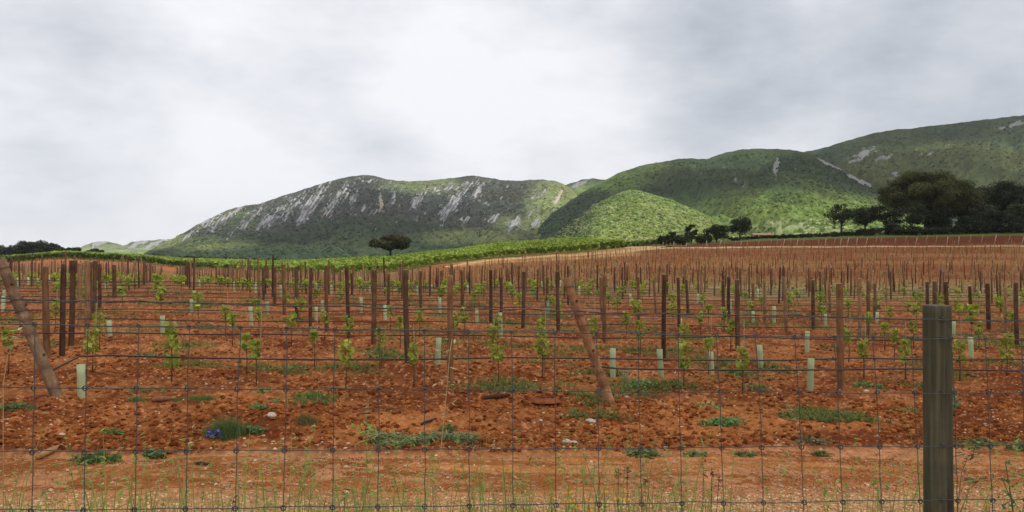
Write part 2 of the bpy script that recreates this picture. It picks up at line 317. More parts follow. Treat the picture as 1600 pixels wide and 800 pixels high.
def m1col(px, py, X, D, T, w, cid, g):
    B = [(527, 311, 52, 46, 12, 1), (486, 320, 50, 52, 13, 1), (455, 325, 48, 45, 10, .75), (430, 338, 46, 45, 12, .8), (412, 350, 48, 34, 10, .85), (552, 311, 57, 17, 6, 1), (594, 316, 85, 22, 4.5, 1), (613, 312, 72, 27, 5, .95), (568, 325, 70, 10, 4, .8),
         (651, 318, 57, 24, 9, 1), (705, 322, 52, 50, 12, 1), (745, 300, 48, 26, 9, .8), (770, 344, 40, 14, 8, .9), (715, 291, 8, 62, 8, .72), (660, 300, 30, 20, 9, .6), (800, 352, 45, 22, 14, .75), (585, 331, 30, 12, 4, .75), (588, 357, 45, 6, 4, .7), (725, 345, 40, 16, 8, .6),
         (385, 345, 44, 55, 10, .72), (345, 345, 42, 45, 12, .8), (320, 352, 42, 30, 8, .95), (360, 333, 38, 42, 7, .85), (300, 365, 35, 30, 8, .75), (845, 305, 30, 18, 8, .8), (830, 330, 45, 16, 9, .6), (840, 352, 45, 12, 12, .7), (575, 283, 10, 16, 3, .7), (872, 308, 62, 24, 4.5, 1), (500, 290, 30, 40, 6, .5)]
    m = rock_mask(px, py, B, 5); st = streak(px, py, 54, 8, 15, 1.7); r = sst(.55, .60, m * .26 + st * .52 + fine(px, py, 81) * .32 - .012) * (m > .03)
    spk = streak(px, py, 40, 12, 6, 2.2); r = np.maximum(r, sst(.70, .76, spk) * .7 * (py < 350))
    lit = np.maximum.reduce([ell(px, py, 870, 335, 45, 55), ell(px, py, 740, 372, 80, 12), ell(px, py, 280, 380, 100, 12) * .9, ell(px, py, 660, 290, 60, 12) * .7, ell(px, py, 800, 355, 30, 18) * .7, ell(px, py, 350, 345, 60, 20) * .5])  # sunlit patches painted into the slope colour
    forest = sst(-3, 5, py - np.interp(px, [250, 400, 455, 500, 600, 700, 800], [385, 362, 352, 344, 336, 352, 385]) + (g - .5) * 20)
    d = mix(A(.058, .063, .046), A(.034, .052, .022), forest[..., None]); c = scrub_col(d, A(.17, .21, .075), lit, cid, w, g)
    rc = ROCKC * (.45 + 1.0 * sst(.35, .65, streak(px, py, 54, 9, 8, 1.5))[..., None]); rc = mix(rc, A(.46, .37, .24), (ell(px, py, 594, 318, 8, 24) + ell(px, py, 500, 335, 14, 8) + ell(px, py, 872, 308, 14, 26))[..., None] * .6)
    return mix(c, rc, r[..., None]), r
def m3col(px, py, X, D, T, w, cid, g):
    B = [(1212, 262, 88, 19, 5, 1), (1150, 283, 80, 8, 4, .8), (1095, 273, 80, 9, 5, .7), (1130, 262, 60, 9, 3, .7), (1160, 290, 60, 6, 3, .9), (1085, 262, 30, 6, 3, .6), (930, 318, 50, 30, 4, .7), (1230, 248, 50, 6, 4, .5), (960, 262, 30, 16, 3, .5)]
    m = rock_mask(px, py, B, 6); st = streak(px, py, 80, 18, 12, 2.4); r = sst(.58, .64, m * .40 + st * .34 + fine(px, py, 82) * .3) * (m > .03)
    lit = np.maximum.reduce([ell(px, py, 960, 285, 48, 16), ell(px, py, 1200, 345, 190, 40), ell(px, py, 1010, 262, 40, 8) * .4, ell(px, py, 1220, 300, 60, 14) * .4])  # sun on the lower slope and shoulder, put into the colour
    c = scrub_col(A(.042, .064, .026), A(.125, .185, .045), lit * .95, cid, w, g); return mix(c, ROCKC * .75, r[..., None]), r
def conecol(px, py, X, D, T, w, cid, g):
    lit = 1 - (ell(px, py, 885, 345, 42, 45) * .85); m = rock_mask(px, py, [(918, 326, 50, 14, 3, .9)], 7); r = sst(.5, .6, m * .6 + streak(px, py, 50, 17, 8, 2) * .4) * (m > .03)  # left flank coloured as if in shade, the rest as sunlit
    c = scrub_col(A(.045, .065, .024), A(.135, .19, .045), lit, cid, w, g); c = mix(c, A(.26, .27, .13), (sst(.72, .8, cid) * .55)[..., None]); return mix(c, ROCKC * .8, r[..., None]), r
def m5col(px, py, X, D, T, w, cid, g):
    B = [(1290, 253, -32, 36, 4.5, 1), (1335, 278, -30, 26, 5, 1), (1355, 287, -30, 22, 6, 1), (1240, 262, -60, 8, 3, .6), (1213, 262, 84, 22, 6, 1.25), (1150, 283, 80, 8, 4, .9), (1160, 290, 60, 6, 3, .9), (1140, 275, 60, 8, 3, .8), (1310, 263, -30, 16, 4, 1)]
    m = rock_mask(px, py, B, 8); r = sst(.54, .61, m * .33 + streak(px, py, -30, 27, 10, 2.6) * .36 + fine(px, py, 83) * .34) * (m > .03)
    lit = sst(290, 322, py - (px - 1250) * .06) * .95; lit = np.clip(lit, 0, 1)  # edge of sun and shade across the spur, painted into its colour
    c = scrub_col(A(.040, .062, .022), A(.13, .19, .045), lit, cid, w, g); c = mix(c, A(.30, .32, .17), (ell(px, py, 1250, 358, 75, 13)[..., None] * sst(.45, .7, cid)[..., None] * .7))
    return mix(c, ROCKC, r[..., None]), r
def m6col(px, py, X, D, T, w, cid, g):
    B = [(1345, 243, 28, 34, 11, .85), (1385, 245, 15, 24, 5, .8), (1450, 240, 10, 18, 4, .7), (1362, 232, 30, 12, 4, .8), (1590, 194, 15, 28, 5, 1), (1400, 275, -20, 12, 4, .8), (1565, 200, 10, 12, 3, .8), (1480, 225, 30, 14, 4, .5)]
    m = rock_mask(px, py, B, 9); r = sst(.55, .61, m * .30 + streak(px, py, 20, 37, 9, 2.2) * .42 + fine(px, py, 84) * .34) * (m > .03)
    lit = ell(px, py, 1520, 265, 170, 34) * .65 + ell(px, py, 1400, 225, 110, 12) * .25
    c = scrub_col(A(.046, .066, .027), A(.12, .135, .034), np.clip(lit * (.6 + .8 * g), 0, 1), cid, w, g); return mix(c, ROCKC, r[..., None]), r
def m2col(px, py, X, D, T, w, cid, g):
    m = rock_mask(px, py, [(905, 287, 20, 26, 5, .8)], 10); r = sst(.5, .6, m * .5 + streak(px, py, 20, 47, 8, 2) * .5) * (m > .03)
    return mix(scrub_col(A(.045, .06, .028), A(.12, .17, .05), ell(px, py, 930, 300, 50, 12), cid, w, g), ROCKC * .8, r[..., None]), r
def m0col(px, py, X, D, T, w, cid, g):
    B = [(160, 379, 20, 24, 5, 1), (148, 383, 50, 12, 4, 1), (215, 382, 25, 24, 5, 1), (238, 385, 25, 18, 4, 1), (255, 378, 15, 26, 4, .8)]
    m = rock_mask(px, py, B, 11); r = sst(.48, .58, m * .6 + streak(px, py, 30, 57, 8, 2) * .45) * (m > .03)
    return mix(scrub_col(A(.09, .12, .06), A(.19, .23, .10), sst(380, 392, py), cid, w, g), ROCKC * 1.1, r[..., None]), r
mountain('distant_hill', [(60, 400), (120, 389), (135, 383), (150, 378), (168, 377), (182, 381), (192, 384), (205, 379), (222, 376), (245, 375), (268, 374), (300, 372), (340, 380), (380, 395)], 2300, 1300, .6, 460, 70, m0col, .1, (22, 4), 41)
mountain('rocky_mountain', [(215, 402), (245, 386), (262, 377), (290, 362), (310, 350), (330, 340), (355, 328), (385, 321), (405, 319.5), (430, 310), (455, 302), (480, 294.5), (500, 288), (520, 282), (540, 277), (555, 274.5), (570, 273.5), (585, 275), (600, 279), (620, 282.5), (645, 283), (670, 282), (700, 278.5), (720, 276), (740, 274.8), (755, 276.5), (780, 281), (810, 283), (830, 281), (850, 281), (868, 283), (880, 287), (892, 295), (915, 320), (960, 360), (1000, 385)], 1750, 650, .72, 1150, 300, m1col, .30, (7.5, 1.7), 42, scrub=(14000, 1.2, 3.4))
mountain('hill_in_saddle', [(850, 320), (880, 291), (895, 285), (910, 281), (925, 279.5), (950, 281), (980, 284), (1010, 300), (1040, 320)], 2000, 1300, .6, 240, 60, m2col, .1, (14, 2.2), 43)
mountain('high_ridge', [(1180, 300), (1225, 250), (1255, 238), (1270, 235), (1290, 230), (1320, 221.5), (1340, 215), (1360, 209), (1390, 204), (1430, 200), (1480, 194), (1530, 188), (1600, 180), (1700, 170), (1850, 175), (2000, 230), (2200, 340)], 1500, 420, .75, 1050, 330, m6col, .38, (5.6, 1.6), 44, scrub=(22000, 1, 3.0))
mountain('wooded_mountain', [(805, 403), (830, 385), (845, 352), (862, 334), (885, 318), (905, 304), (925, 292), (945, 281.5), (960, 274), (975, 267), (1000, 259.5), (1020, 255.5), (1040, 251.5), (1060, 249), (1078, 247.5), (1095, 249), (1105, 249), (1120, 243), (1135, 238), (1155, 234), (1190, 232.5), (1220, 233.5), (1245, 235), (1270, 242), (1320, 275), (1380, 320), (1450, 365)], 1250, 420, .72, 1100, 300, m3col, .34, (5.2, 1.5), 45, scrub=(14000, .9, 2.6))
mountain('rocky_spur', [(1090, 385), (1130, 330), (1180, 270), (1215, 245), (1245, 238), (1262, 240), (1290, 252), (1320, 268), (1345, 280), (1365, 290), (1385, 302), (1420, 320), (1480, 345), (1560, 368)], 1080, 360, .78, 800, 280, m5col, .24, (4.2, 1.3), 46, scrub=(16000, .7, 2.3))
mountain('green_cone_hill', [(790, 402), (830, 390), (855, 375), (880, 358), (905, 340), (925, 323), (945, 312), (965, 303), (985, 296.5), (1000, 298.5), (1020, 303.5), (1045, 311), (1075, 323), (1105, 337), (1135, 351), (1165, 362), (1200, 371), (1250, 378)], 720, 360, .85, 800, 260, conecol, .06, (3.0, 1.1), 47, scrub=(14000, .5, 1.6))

# ------------------------------------------------------------------ posts
def post_mesh(name, h, r0, r1, bend=0, n=12, cols=((.16, .075, .035), (.24, .13, .07)), rings=12, chamfer=.006, jit=.05, bark=0, below=.25):
    mb = MB(); zz = np.concatenate([[-below], np.linspace(0, h - chamfer, rings), [h]])
    ph = rng.random() * 6; P = np.stack([np.sin(zz * 1.7 + ph) * bend - math.sin(ph) * bend, np.cos(zz * 1.3 + ph) * bend * .6 - math.cos(ph) * bend * .6, zz], 1)
    rr = np.interp(zz, [0, h], [r0, r1]) * (1 + bark * (rng.random(len(zz)) - .5)); rr[-1] -= chamfer
    cc = mix(np.array(cols[0]), np.array(cols[1]), rng.random((len(zz), 1))); cc[-1] = (.42, .27, .15); cc[0] = cols[0]
    mb.tube(P, rr, n, cc, True, jit); return mb.mesh(name, True)
PCOLS = [((.085, .040, .020), (.13, .066, .034)), ((.135, .062, .028), (.20, .105, .05)), ((.07, .034, .02), (.10, .056, .036)), ((.19, .10, .048), (.26, .15, .08))]
HP = [(73, 559, 73, 417, 9.5), (97, 557, 102, 414, 8), (111, 540, 114, 407.5, 8), (124, 509, 125, 409, 6), (136, 524, 137, 407, 8), (141, 500, 142, 408, 6), (148, 490, 149, 409, 6), (156, 482, 157, 410, 5), (179, 465, 179, 414, 6),
 (405, 473, 405, 417, 4), (412, 470, 412, 418, 4), (429, 477, 429, 416, 4.5), (444, 492, 444, 414, 5), (464, 499, 463, 416, 5.5), (485, 509, 485, 417, 5.5), (511, 518, 511, 416, 5.5), (545, 529, 543, 417.6, 6), (550, 460, 550, 426, 3.5), (584, 537, 583, 420, 8), (607, 475, 608, 427, 4.5),
 (637, 570.6, 633, 425.5, 8.5), (657.6, 486, 657.6, 423, 4.5), (689, 452, 689, 422, 4), (704, 602.5, 701.5, 434, 9), (722.5, 481, 722.5, 423, 5), (767, 505, 765.5, 423, 5), (783, 490, 784, 433, 4.5), (817, 512, 817.5, 423, 5.5), (854, 482, 855, 433, 4.5), (872.5, 518, 872, 423, 6), (895, 496, 893, 432, 4.5),
 (941, 501, 940, 432, 5), (944.5, 534, 944, 428, 6), (998, 501, 998, 433, 4.5), (1025, 490, 1022, 438, 4), (1037, 561, 1035.5, 429, 7), (1061, 512, 1059, 434, 5), (1075, 492, 1073, 438, 4.5), (1130, 501, 1129, 438, 5), (1139, 501, 1138.5, 432.6, 5), (1153, 550, 1152, 437.5, 7.5), (1176, 494, 1176, 443, 4.5), (1195, 505, 1195, 438, 4.5),
 (1229, 522, 1224, 434, 5.5), (1271, 513, 1270, 437, 5.5), (1297, 490, 1296, 442, 4.5), (1314, 608, 1309, 441, 10.5), (1344, 533, 1342, 437, 6), (1357, 524, 1355, 438, 5.5), (1367, 497, 1366.5, 443, 4.5), (1450, 500, 1448, 441, 5), (1461, 505, 1459.5, 440, 6), (1486, 560, 1478, 440, 6), (1518, 507, 1516, 448, 5), (1545, 516, 1544, 444, 6.5), (1571, 520, 1570, 449, 4.5), (1589, 541, 1588, 442, 6.5)]
def side(px, names=('toward the left leaning post', 'around the middle', 'between the right leaning post and the fence post', 'beyond the fence post')): return names[0] if px < 330 else names[1] if px < 880 else names[2] if px < 1445 else names[3]
HP.sort(key=lambda a: a[0]); ORD = ['first', 'second', 'third', 'fourth', 'fifth', 'sixth', 'seventh', 'eighth', 'ninth', 'tenth', 'eleventh', 'twelfth', 'thirteenth', 'fourteenth', 'fifteenth', 'sixteenth', 'seventeenth', 'eighteenth', 'nineteenth', 'twentieth']
PG = 'wooden trellis posts standing in the vineyard rows'
SPEC = {(637): 'dark brown upright post behind the leafy weed clump, between two young vines', (704): 'pale brown upright post nearest the track between the leaning posts', (1314): 'thick red-brown upright post next to a pale tree sleeve, nearest on the right', (73): 'thick brown post just behind the left leaning post', (97): 'dark post tilting slightly, second behind the left leaning post', (1153): 'grey weathered post behind pale sleeves right of the right leaning post', (1486): 'thin upright post peeking from behind the grey fence post', (1589): 'dark brown upright post by the right end of the photo', (1037): 'orange-brown post standing behind the pale sleeve right of the right leaning post', (944.5): 'dark post with a slimmer post touching it, just right of the right leaning post'}
cnt = {}; posts_xy = []
for (bx, by, tx, ty, w) in HP:
    x, y = at(bx, by); h = (by - ty) * y / F; r = w * y / F / 2 * 1.0
    me = post_mesh('trellis_post', h, r * 1.04, r * .96, .012, 12, PCOLS[random.randrange(4) if bx not in (704, 1314) else 1])
    g = gz(x, y); o = link('trellis_post', me, M['post'], None, (x, y, g)); o.rotation_euler[1] = math.atan2((tx - bx) * y / F, h)
    s = side(bx); sz_ = 'tall' if by - ty > 92 else 'medium' if by - ty > 58 else 'short'; key = (s, sz_); cnt[key] = cnt.get(key, 0) + 1
    lab = SPEC.get(bx) or '%s %s-looking post counting rightward %s' % (ORD[cnt[key] - 1], sz_, {'toward the left leaning post': 'from the left leaning post', 'around the middle': 'across the middle stretch', 'between the right leaning post and the fence post': 'from the right leaning post', 'beyond the fence post': 'from the grey fence post'}[s])
    tag(o, lab, 'post', PG); posts_xy.append((x, y))
# leaning anchor posts, with peeled bark and tying wire
def leaning(bx, by, tx, ty, w, label, ytop_shift, cols):
    x, y = at(bx, by); h = (by - ty) * y / F; r = w * y / F / 2; L = math.hypot(h, (tx - bx) * y / F)
    root = thing('leaning_anchor_post', label, 'post', (x, y, gz(x, y)), 'leaning anchor posts at the row ends')
    me = post_mesh('post_shaft', L, r * 1.06, r * .92, .003, 16, cols, 30, .004, .04, .03); o = link('post_shaft', me, M['barky'], root)
    for z in (.93, .7, .62):
        mb = MB(); a = np.linspace(0, 2 * math.pi, 17); mb.tube(np.stack([np.cos(a) * (r + .006), np.sin(a) * (r + .006), L * z + .01 * np.sin(a * 2)], 1), .004, 5)
        link('tying_wire', mb.mesh('tying_wire'), M['wire'], root)
    for k in range(5):
        mb = MB(); zz = L * (.25 + .13 * k + rng.random() * .05); a = rng.random() * 6; mb.tube([(math.cos(a) * r * .8, math.sin(a) * r * .8, zz), (math.cos(a) * (r + .012), math.sin(a) * (r + .012), zz + .01)], [.02, .012], 7, (.12, .055, .03))
        link('branch_stub', mb.mesh('branch_stub'), M['bark'], root)
    root.rotation_euler[1] = math.atan2((tx - bx) * y / F, h); root.rotation_euler[0] = ytop_shift
    return x, y
lx, ly = leaning(90, 622, -8, 405, 17, 'brown anchor post leaning left beside a pale tree sleeve', -.05, ((.11, .062, .036), (.25, .155, .09)))
rx, ry = leaning(953, 632, 886, 437, 15, 'red-brown barky anchor post leaning left in mid field', -.05, ((.20, .09, .042), (.36, .19, .095)))

# far lattice of posts: rows run (4.9, .8), successive rows step (-1.0, 2.25)
protos = [post_mesh('trellis_post_far', 1.42, .039, .035, .01, 7, c, 3) for c in PCOLS]
cand = []
for j in range(1, 62):
    for i2 in range(-52, 26):
        i = i2 / 2; x = -.84 + i * 4.9 - j * 1.0 + rng.normal(0, .12); y = 10.05 + i * .8 + j * 2.25 + rng.normal(0, .08); px = 800 + F * x / y
        if i2 % 2 and (y < 30 or rng.random() < .25): continue
        if y < 12 or px < -25 or px > 1625: continue
        if any((abs(x - a) < .9 and abs(y - b) < 1.1) for a, b in posts_xy): continue
        if y < 27 and not (195 < px < 400 or px < 60): continue
        if y > low_vine_edge(np.array(px)) - 6 or y > 152: continue
        if px > 640 and y > mix(80, 44, min(1, (px - 640) / 400)): continue
        cand.append((y, x, px))
cand.sort(); K = 300 - len(HP)
for n_, (y, x, px) in enumerate(cand[:K]):
    o = link('trellis_post', protos[n_ % 4], M['post'], None, (x, y, gz(x, y))); o.scale = (1, 1, 1 + rng.normal(0, .05)); o.rotation_euler = (rng.normal(0, .02), rng.normal(0, .02), rng.random() * 6)
    tag(o, 'slender brown post among the crowded rows receding across the field', 'post', 'posts of the receding vineyard rows')
mb = MB()
for (y, x, px) in cand[K:]:
    g = gz(x, y); h = 1.42 + rng.normal(0, .06); dx, dy = rng.normal(0, .03, 2); c = PCOLS[random.randrange(4)][1]; mb.tube([(x, y, g - .1), (x + dx, y + dy, g + h)], .038, 5, np.array(c) * (.7 + .6 * rng.random()))
kind(tag(link('far_trellis_posts', mb.mesh('far_trellis_posts'), M['post']), 'hazy mass of brown posts where the vineyard rows run together far off', 'posts'), 'stuff')
print('posts', len(cand))

# thin stakes on the far slope
cand = []
for j in range(0, 60):
    for i in range(-60, 90):
        y = 44 + j * 2.1 + rng.normal(0, .25); x = -8 + i * 1.35 + j * .12 * ((j % 2) * 2 - 1) + rng.normal(0, .12); px = 800 + F * x / y
        if px < 650 or px > 1625: continue
        lim = 46 + 24 * (1 - min(1, (px - 640) / 400)) if px > 640 else 999
        if y < lim: continue
        top = np.interp(px, [650, 690, 720, 800, 900, 970, 1000, 1100, 1620], [100, 118, 128, 134, 138, 143, 146, 148, 147])
        if y > top: continue
        tall = (i % 4 == 0)
        if not tall and rng.random() < .2: continue
        cand.append((y, x, px, tall))
cand.sort()
SC = [(.12, .045, .02), (.18, .075, .034), (.085, .038, .02), (.24, .14, .07)]
sp = []
for k in range(4):
    mb = MB(); mb.tube([(0, 0, -.1), (0, 0, .6), (.01, 0, 1.0)], .028, 6, SC[k]); sp.append(mb.mesh('vine_stake'))
big = sorted(cand, key=lambda c: c[0] / (1.45 if c[3] else .8))[:300]; bs = set(id(c) for c in big)
for k, c in enumerate(big):
    y, x, px, tall = c; o = link('vine_stake', sp[k % 4], M['post'], None, (x, y, gz(x, y))); hh = (1.45 if tall else .85) + rng.normal(0, .08); w = 1.35 if tall else .8
    o.scale = (w, w, hh); o.rotation_euler = (rng.normal(0, .03), rng.normal(0, .03), 0)
    tag(o, 'thin brown stake low on the bare far slope', 'stake', 'stakes on the bare far slope')
mb = MB()
for c in cand:
    if id(c) in bs: continue
    y, x, px, tall = c; g = gz(x, y); hh = (1.5 if tall else .8) * (1 + rng.normal(0, .08)); dx, dy = rng.normal(0, .035, 2); mb.tube([(x, y, g - .1), (x + dx, y + dy, g + hh)], .036 if tall else .024, 4, np.array(SC[random.choice((0, 1, 2, 3) if tall else (1, 3, 1, 3))]))
kind(tag(link('far_vine_stakes', mb.mesh('far_vine_stakes'), M['post']), 'countless thin stakes higher on the bare red slope', 'stakes'), 'stuff')
print('stakes', len(cand))

# pale stakes leaning along the far road
fx = [1034, 1052, 1072, 1103, 1124, 1131, 1148, 1157, 1166, 1184, 1204, 1213, 1223, 1234, 1244, 1255, 1278, 1289, 1302, 1313, 1323, 1338, 1352, 1367, 1374, 1397, 1414, 1430, 1445, 1461, 1479, 1497, 1514, 1533, 1553, 1574, 1596]
for k, px in enumerate(fx):
    z = 155.3; x = (px - 800) / F * z; h = np.interp(px, [1030, 1600], [1.1, 2.3]) * (.8 + .35 * rng.random()); mb = MB(); ln = .12 + .2 * rng.random()
    mb.tube([(0, 0, -.1), (ln * h * .5, 0, h * .55), (ln * h, .03, h)], [.075, .065, .06], 6, (.42, .36, .27) if rng.random() < .6 else (.28, .2, .13)); me = mb.mesh('roadside_stake')
    tag(link('roadside_stake', me, M['straw'], None, (x, z, gz(x, z))), 'pale stake leaning over the far road below the trees', 'stake', 'pale leaning stakes along the far road')

# ------------------------------------------------------------------ hoses and row wires
def row_line(j, x): return 10.19 + 2.41 * j + .163 * x
ROWN = ['nearest', 'second', 'third', 'fourth', 'fifth', 'sixth', 'seventh', 'eighth', 'ninth', 'tenth', 'eleventh', 'twelfth']
def span_line(name, j, x0, x1, hgt, r, m, label, cat, group, sag=.03, yoff=0, startpt=None):
    xs = np.arange(x0, x1, .35); ys = row_line(j, xs) + yoff; g = Gm(xs, ys); sg = sag * np.abs(np.sin((xs + j) * math.pi / 4.9)) + (vn(xs * .8, xs * 0 + j, 77) - .5) * .03
    P = np.stack([xs, ys, g + hgt - sg], 1)
    if startpt is not None: P = np.concatenate([[startpt], P])
    mb = MB(); mb.tube(P, r, 6 if r > .005 else 4); o = link(name, mb.mesh(name), m); tag(o, label, cat, group)
span_line('drip_hose', 0, -5.25, 9.5, .36, .0105, M['hose'], 'black drip hose starting at the left leaning post', 'hose', 'black drip hoses strung along the rows', startpt=(lx - .15, ly, gz(lx, ly) + .26))
xs = np.arange(rx + .1, 8.5, .35); P = np.stack([xs, ry + .13 * (xs - rx), Gm(xs, ry + .13 * (xs - rx)) + .44 - .03 * np.abs(np.sin(xs * .64))], 1); P = np.concatenate([[(rx - .2, ry - .02, gz(rx, ry) + .43)], P])
mb = MB(); mb.tube(P, .0105, 6); tag(link('drip_hose', mb.mesh('drip_hose'), M['hose']), 'black drip hose starting at the right leaning post', 'hose', 'black drip hoses strung along the rows')
for j in range(1, 12):
    w = row_line(j, 0)
    span_line('drip_hose', j, -.75 * w, .62 * w if j < 4 else .75 * w, .40, .0105, M['hose'], 'black drip hose along the %s row of young vines from the track' % ROWN[j], 'hose', 'black drip hoses strung along the rows')
for j in range(0, 7):
    w = row_line(j, 0)
    span_line('trellis_wire', j, -5.4 if j == 0 else -.75 * w, .85 * w if j == 0 else .7 * w, .72, .0035, M['wire'], 'thin steel wire above the hose of the %s row from the track' % ROWN[j], 'wire', 'thin trellis wires above the hoses', .02, .03)

# ------------------------------------------------------------------ vines and sleeves
VG = A(.44, .48, .07); VD = A(.20, .27, .04)
def vine(name_px, py, size, tall, label, lift=.45):
    x, y = at(name_px, py, lift); g = gz(x, y); root = thing('young_vine', label, 'vine', (x, y, g), 'young vines along the nearer rows')
    mb = MB(); hz = lift + size * .35; mb.tube([(0, 0, -.03), (.01, 0, hz * .4), (-.01, .01, hz)], [.009, .007, .004], 5, (.12, .06, .035)); link('stem', mb.mesh('stem'), M['bark'], root)
    if rng.random() < .55:
        mb = MB(); mb.tube([(.03, .02, -.03), (.035 + rng.normal(0, .02), .02, lift + .35 + .2 * rng.random())], .005, 5, (.34, .26, .16)); link('support_cane', mb.mesh('support_cane'), M['straw'], root)
    N = int(54 * tall * (size / .22)); cz = lift + (rng.random(N) - .5) * size * 1.15 * tall; wd = size * .36 * (.5 + .5 * rng.random(N)) * (1 - .35 * np.abs(cz - lift) / (size * tall))
    a = rng.random(N) * 6.283; P = np.stack([np.cos(a) * wd, np.sin(a) * wd, cz], 1)
    c = mix(VD, VG, rng.random((N, 1))) * (.75 + .5 * rng.random((N, 1))); yl = rng.random(N) < .12; c[yl] = (.30, .28, .04)
    link('leaves', bake_mesh('leaves', LEAF_T, LEAF_F, rotm(N, 1.5), P, .045 + .045 * rng.random(N), c), M['leaf'], root)
VN = [(13, 530, .2, 1.), (86, 482, .25, 1), (144, 531, .26, 1), (155, 507, .24, 1.1), (268, 543, .26, 1.9), (363, 502, .2, 1), (352, 489, .24, 1), (385, 531, .2, 1), (400, 550, .18, 1), (404, 489, .2, 1), (455, 501, .25, 1), (491, 525, .15, 1), (507, 497, .2, 1), (540, 549, .27, 1), (544, 507, .23, 1.1), (595, 528, .2, 1.2), (610, 485, .22, 1), (625, 505, .18, 1.2), (646, 551, .2, 1.1), (655, 492, .22, 1.1), (709, 500, .2, 1.3), (725, 492, .22, 1.3), (770, 525, .23, 1.3), (778, 548, .24, .9), (777, 505, .24, 1.1),
 (847, 510, .26, 1.3), (847, 540, .28, 1.3), (926, 511, .24, 1.2), (978, 499, .24, 1.1), (1000, 516, .26, 1.1), (1070, 518, .26, 1), (1068, 557, .24, 1.3), (1094, 497, .22, 1), (1107, 538, .2, .8), (1141, 512, .22, 1.4), (1160, 563, .24, 1.1), (1131, 490, .22, 1), (1349, 546, .22, 1.1), (1326, 526, .22, .9), (1382, 512, .22, .8), (1397, 526, .18, 1.2), (1414, 546, .25, 1.1), (1427, 509, .24, 1), (1499, 546, .26, 1.1), (1573, 546, .28, 1.2), (1529, 512, .25, 1), (1357, 500, .24, 1), (1317, 512, .2, 1)]
VN.sort(key=lambda a: a[0]); nv = {}
for (px, py, s, t) in VN:
    row = 'nearest' if py > 538 else 'second' if py > 517 else 'third' if py > 497 else 'fourth'; sd = side(px, ('left', 'middle', 'right', 'far right')); key = (row, sd); nv[key] = nv.get(key, 0) + 1
    ref = {'left': 'near the left leaning post', 'middle': 'between the two leaning posts', 'right': 'right of the right leaning post', 'far right': 'beyond the fence post'}[sd]
    vine(px, py, s, t, ('tall straggly young vine climbing above the drip hose, nearest row' if px == 268 else '%s young vine in the %s row %s' % (ORD[nv[key] - 1], row, ref)))
# sleeves
def sleeve_mesh():
    mb = MB(); a = np.linspace(0, 2 * math.pi, 15)[:-1]; V = []; n = 14; h = .42; F_ = []
    for (r, z) in ((.038, -.02), (.04, .1), (.039, h * .6), (.041, h), (.036, h), (.034, h - .12)): V += [(math.cos(t) * r, math.sin(t) * r, z) for t in a]
    for i in range(5):
        for k in range(n): F_.append((i * n + k, i * n + (k + 1) % n, (i + 1) * n + (k + 1) % n, (i + 1) * n + k))
    mb.add(V, F_); return mb.mesh('tube_sleeve')
SM = sleeve_mesh()
SL = [(127.5, 620, 568, 'first'), (172, 524, 499, ''), (254, 524, 492, ''), (299, 489, 467, ''), (393, 511, 482, ''), (4, 487, 464, ''), (684, 569, 526, ''), (783, 527, 487, ''), (586, 500, 478, ''), (494, 500, 478, ''), (503, 488, 468, ''), (957.5, 592, 547, ''), (1033, 588, 545, ''), (1112, 582, 548, ''), (1189, 574, 538, ''), (1261, 549, 516, ''), (1266, 611, 560, ''), (1518, 564, 530, ''), (1490, 524, 503, ''), (1063, 511, 498, ''), (745, 505, 483, ''), (1177, 505, 487, ''), (1370, 505, 489, ''), (418, 492, 472, ''), (1290, 510, 490, '')]
SL.sort(); LB = {127.5: 'pale green sleeve standing right beside the left leaning post', 684: 'tall pale green sleeve between the brown posts of the middle', 957.5: 'pale green sleeve just right of the right leaning post', 1033: 'pale green sleeve, second right of the right leaning post', 1112: 'pale green sleeve leaning slightly, third right of the right leaning post', 1189: 'pale green sleeve, fourth right of the right leaning post', 1261: 'short pale sleeve behind the nearer one left of the thick red-brown post', 1266: 'nearest pale green sleeve left of the thick red-brown post', 1518: 'tilted pale green sleeve beyond the grey fence post', 1490: 'small pale sleeve peeking beside the grey fence post', 783: 'tall thin pale sleeve beneath young vines in the middle'}
k = 0
for (px, by, ty, _) in SL:
    x, y = at(px, by); h = (by - ty) * y / F; o = link('tree_sleeve', SM, M['sleeve'], None, (x, y, gz(x, y))); o.scale = (1.05, 1.05, h / .42); o.rotation_euler = (rng.normal(0, .03), -.06 if px in (1112, 1189, 1518, 1033) else rng.normal(0, .03), 0)
    lab = LB.get(px)
    if not lab: k += 1; lab = 'small pale sleeve, %s of the farther ones counting left to right' % ORD[k - 1]
    tag(o, lab, 'tree sleeve', 'pale tree sleeves round young vines')
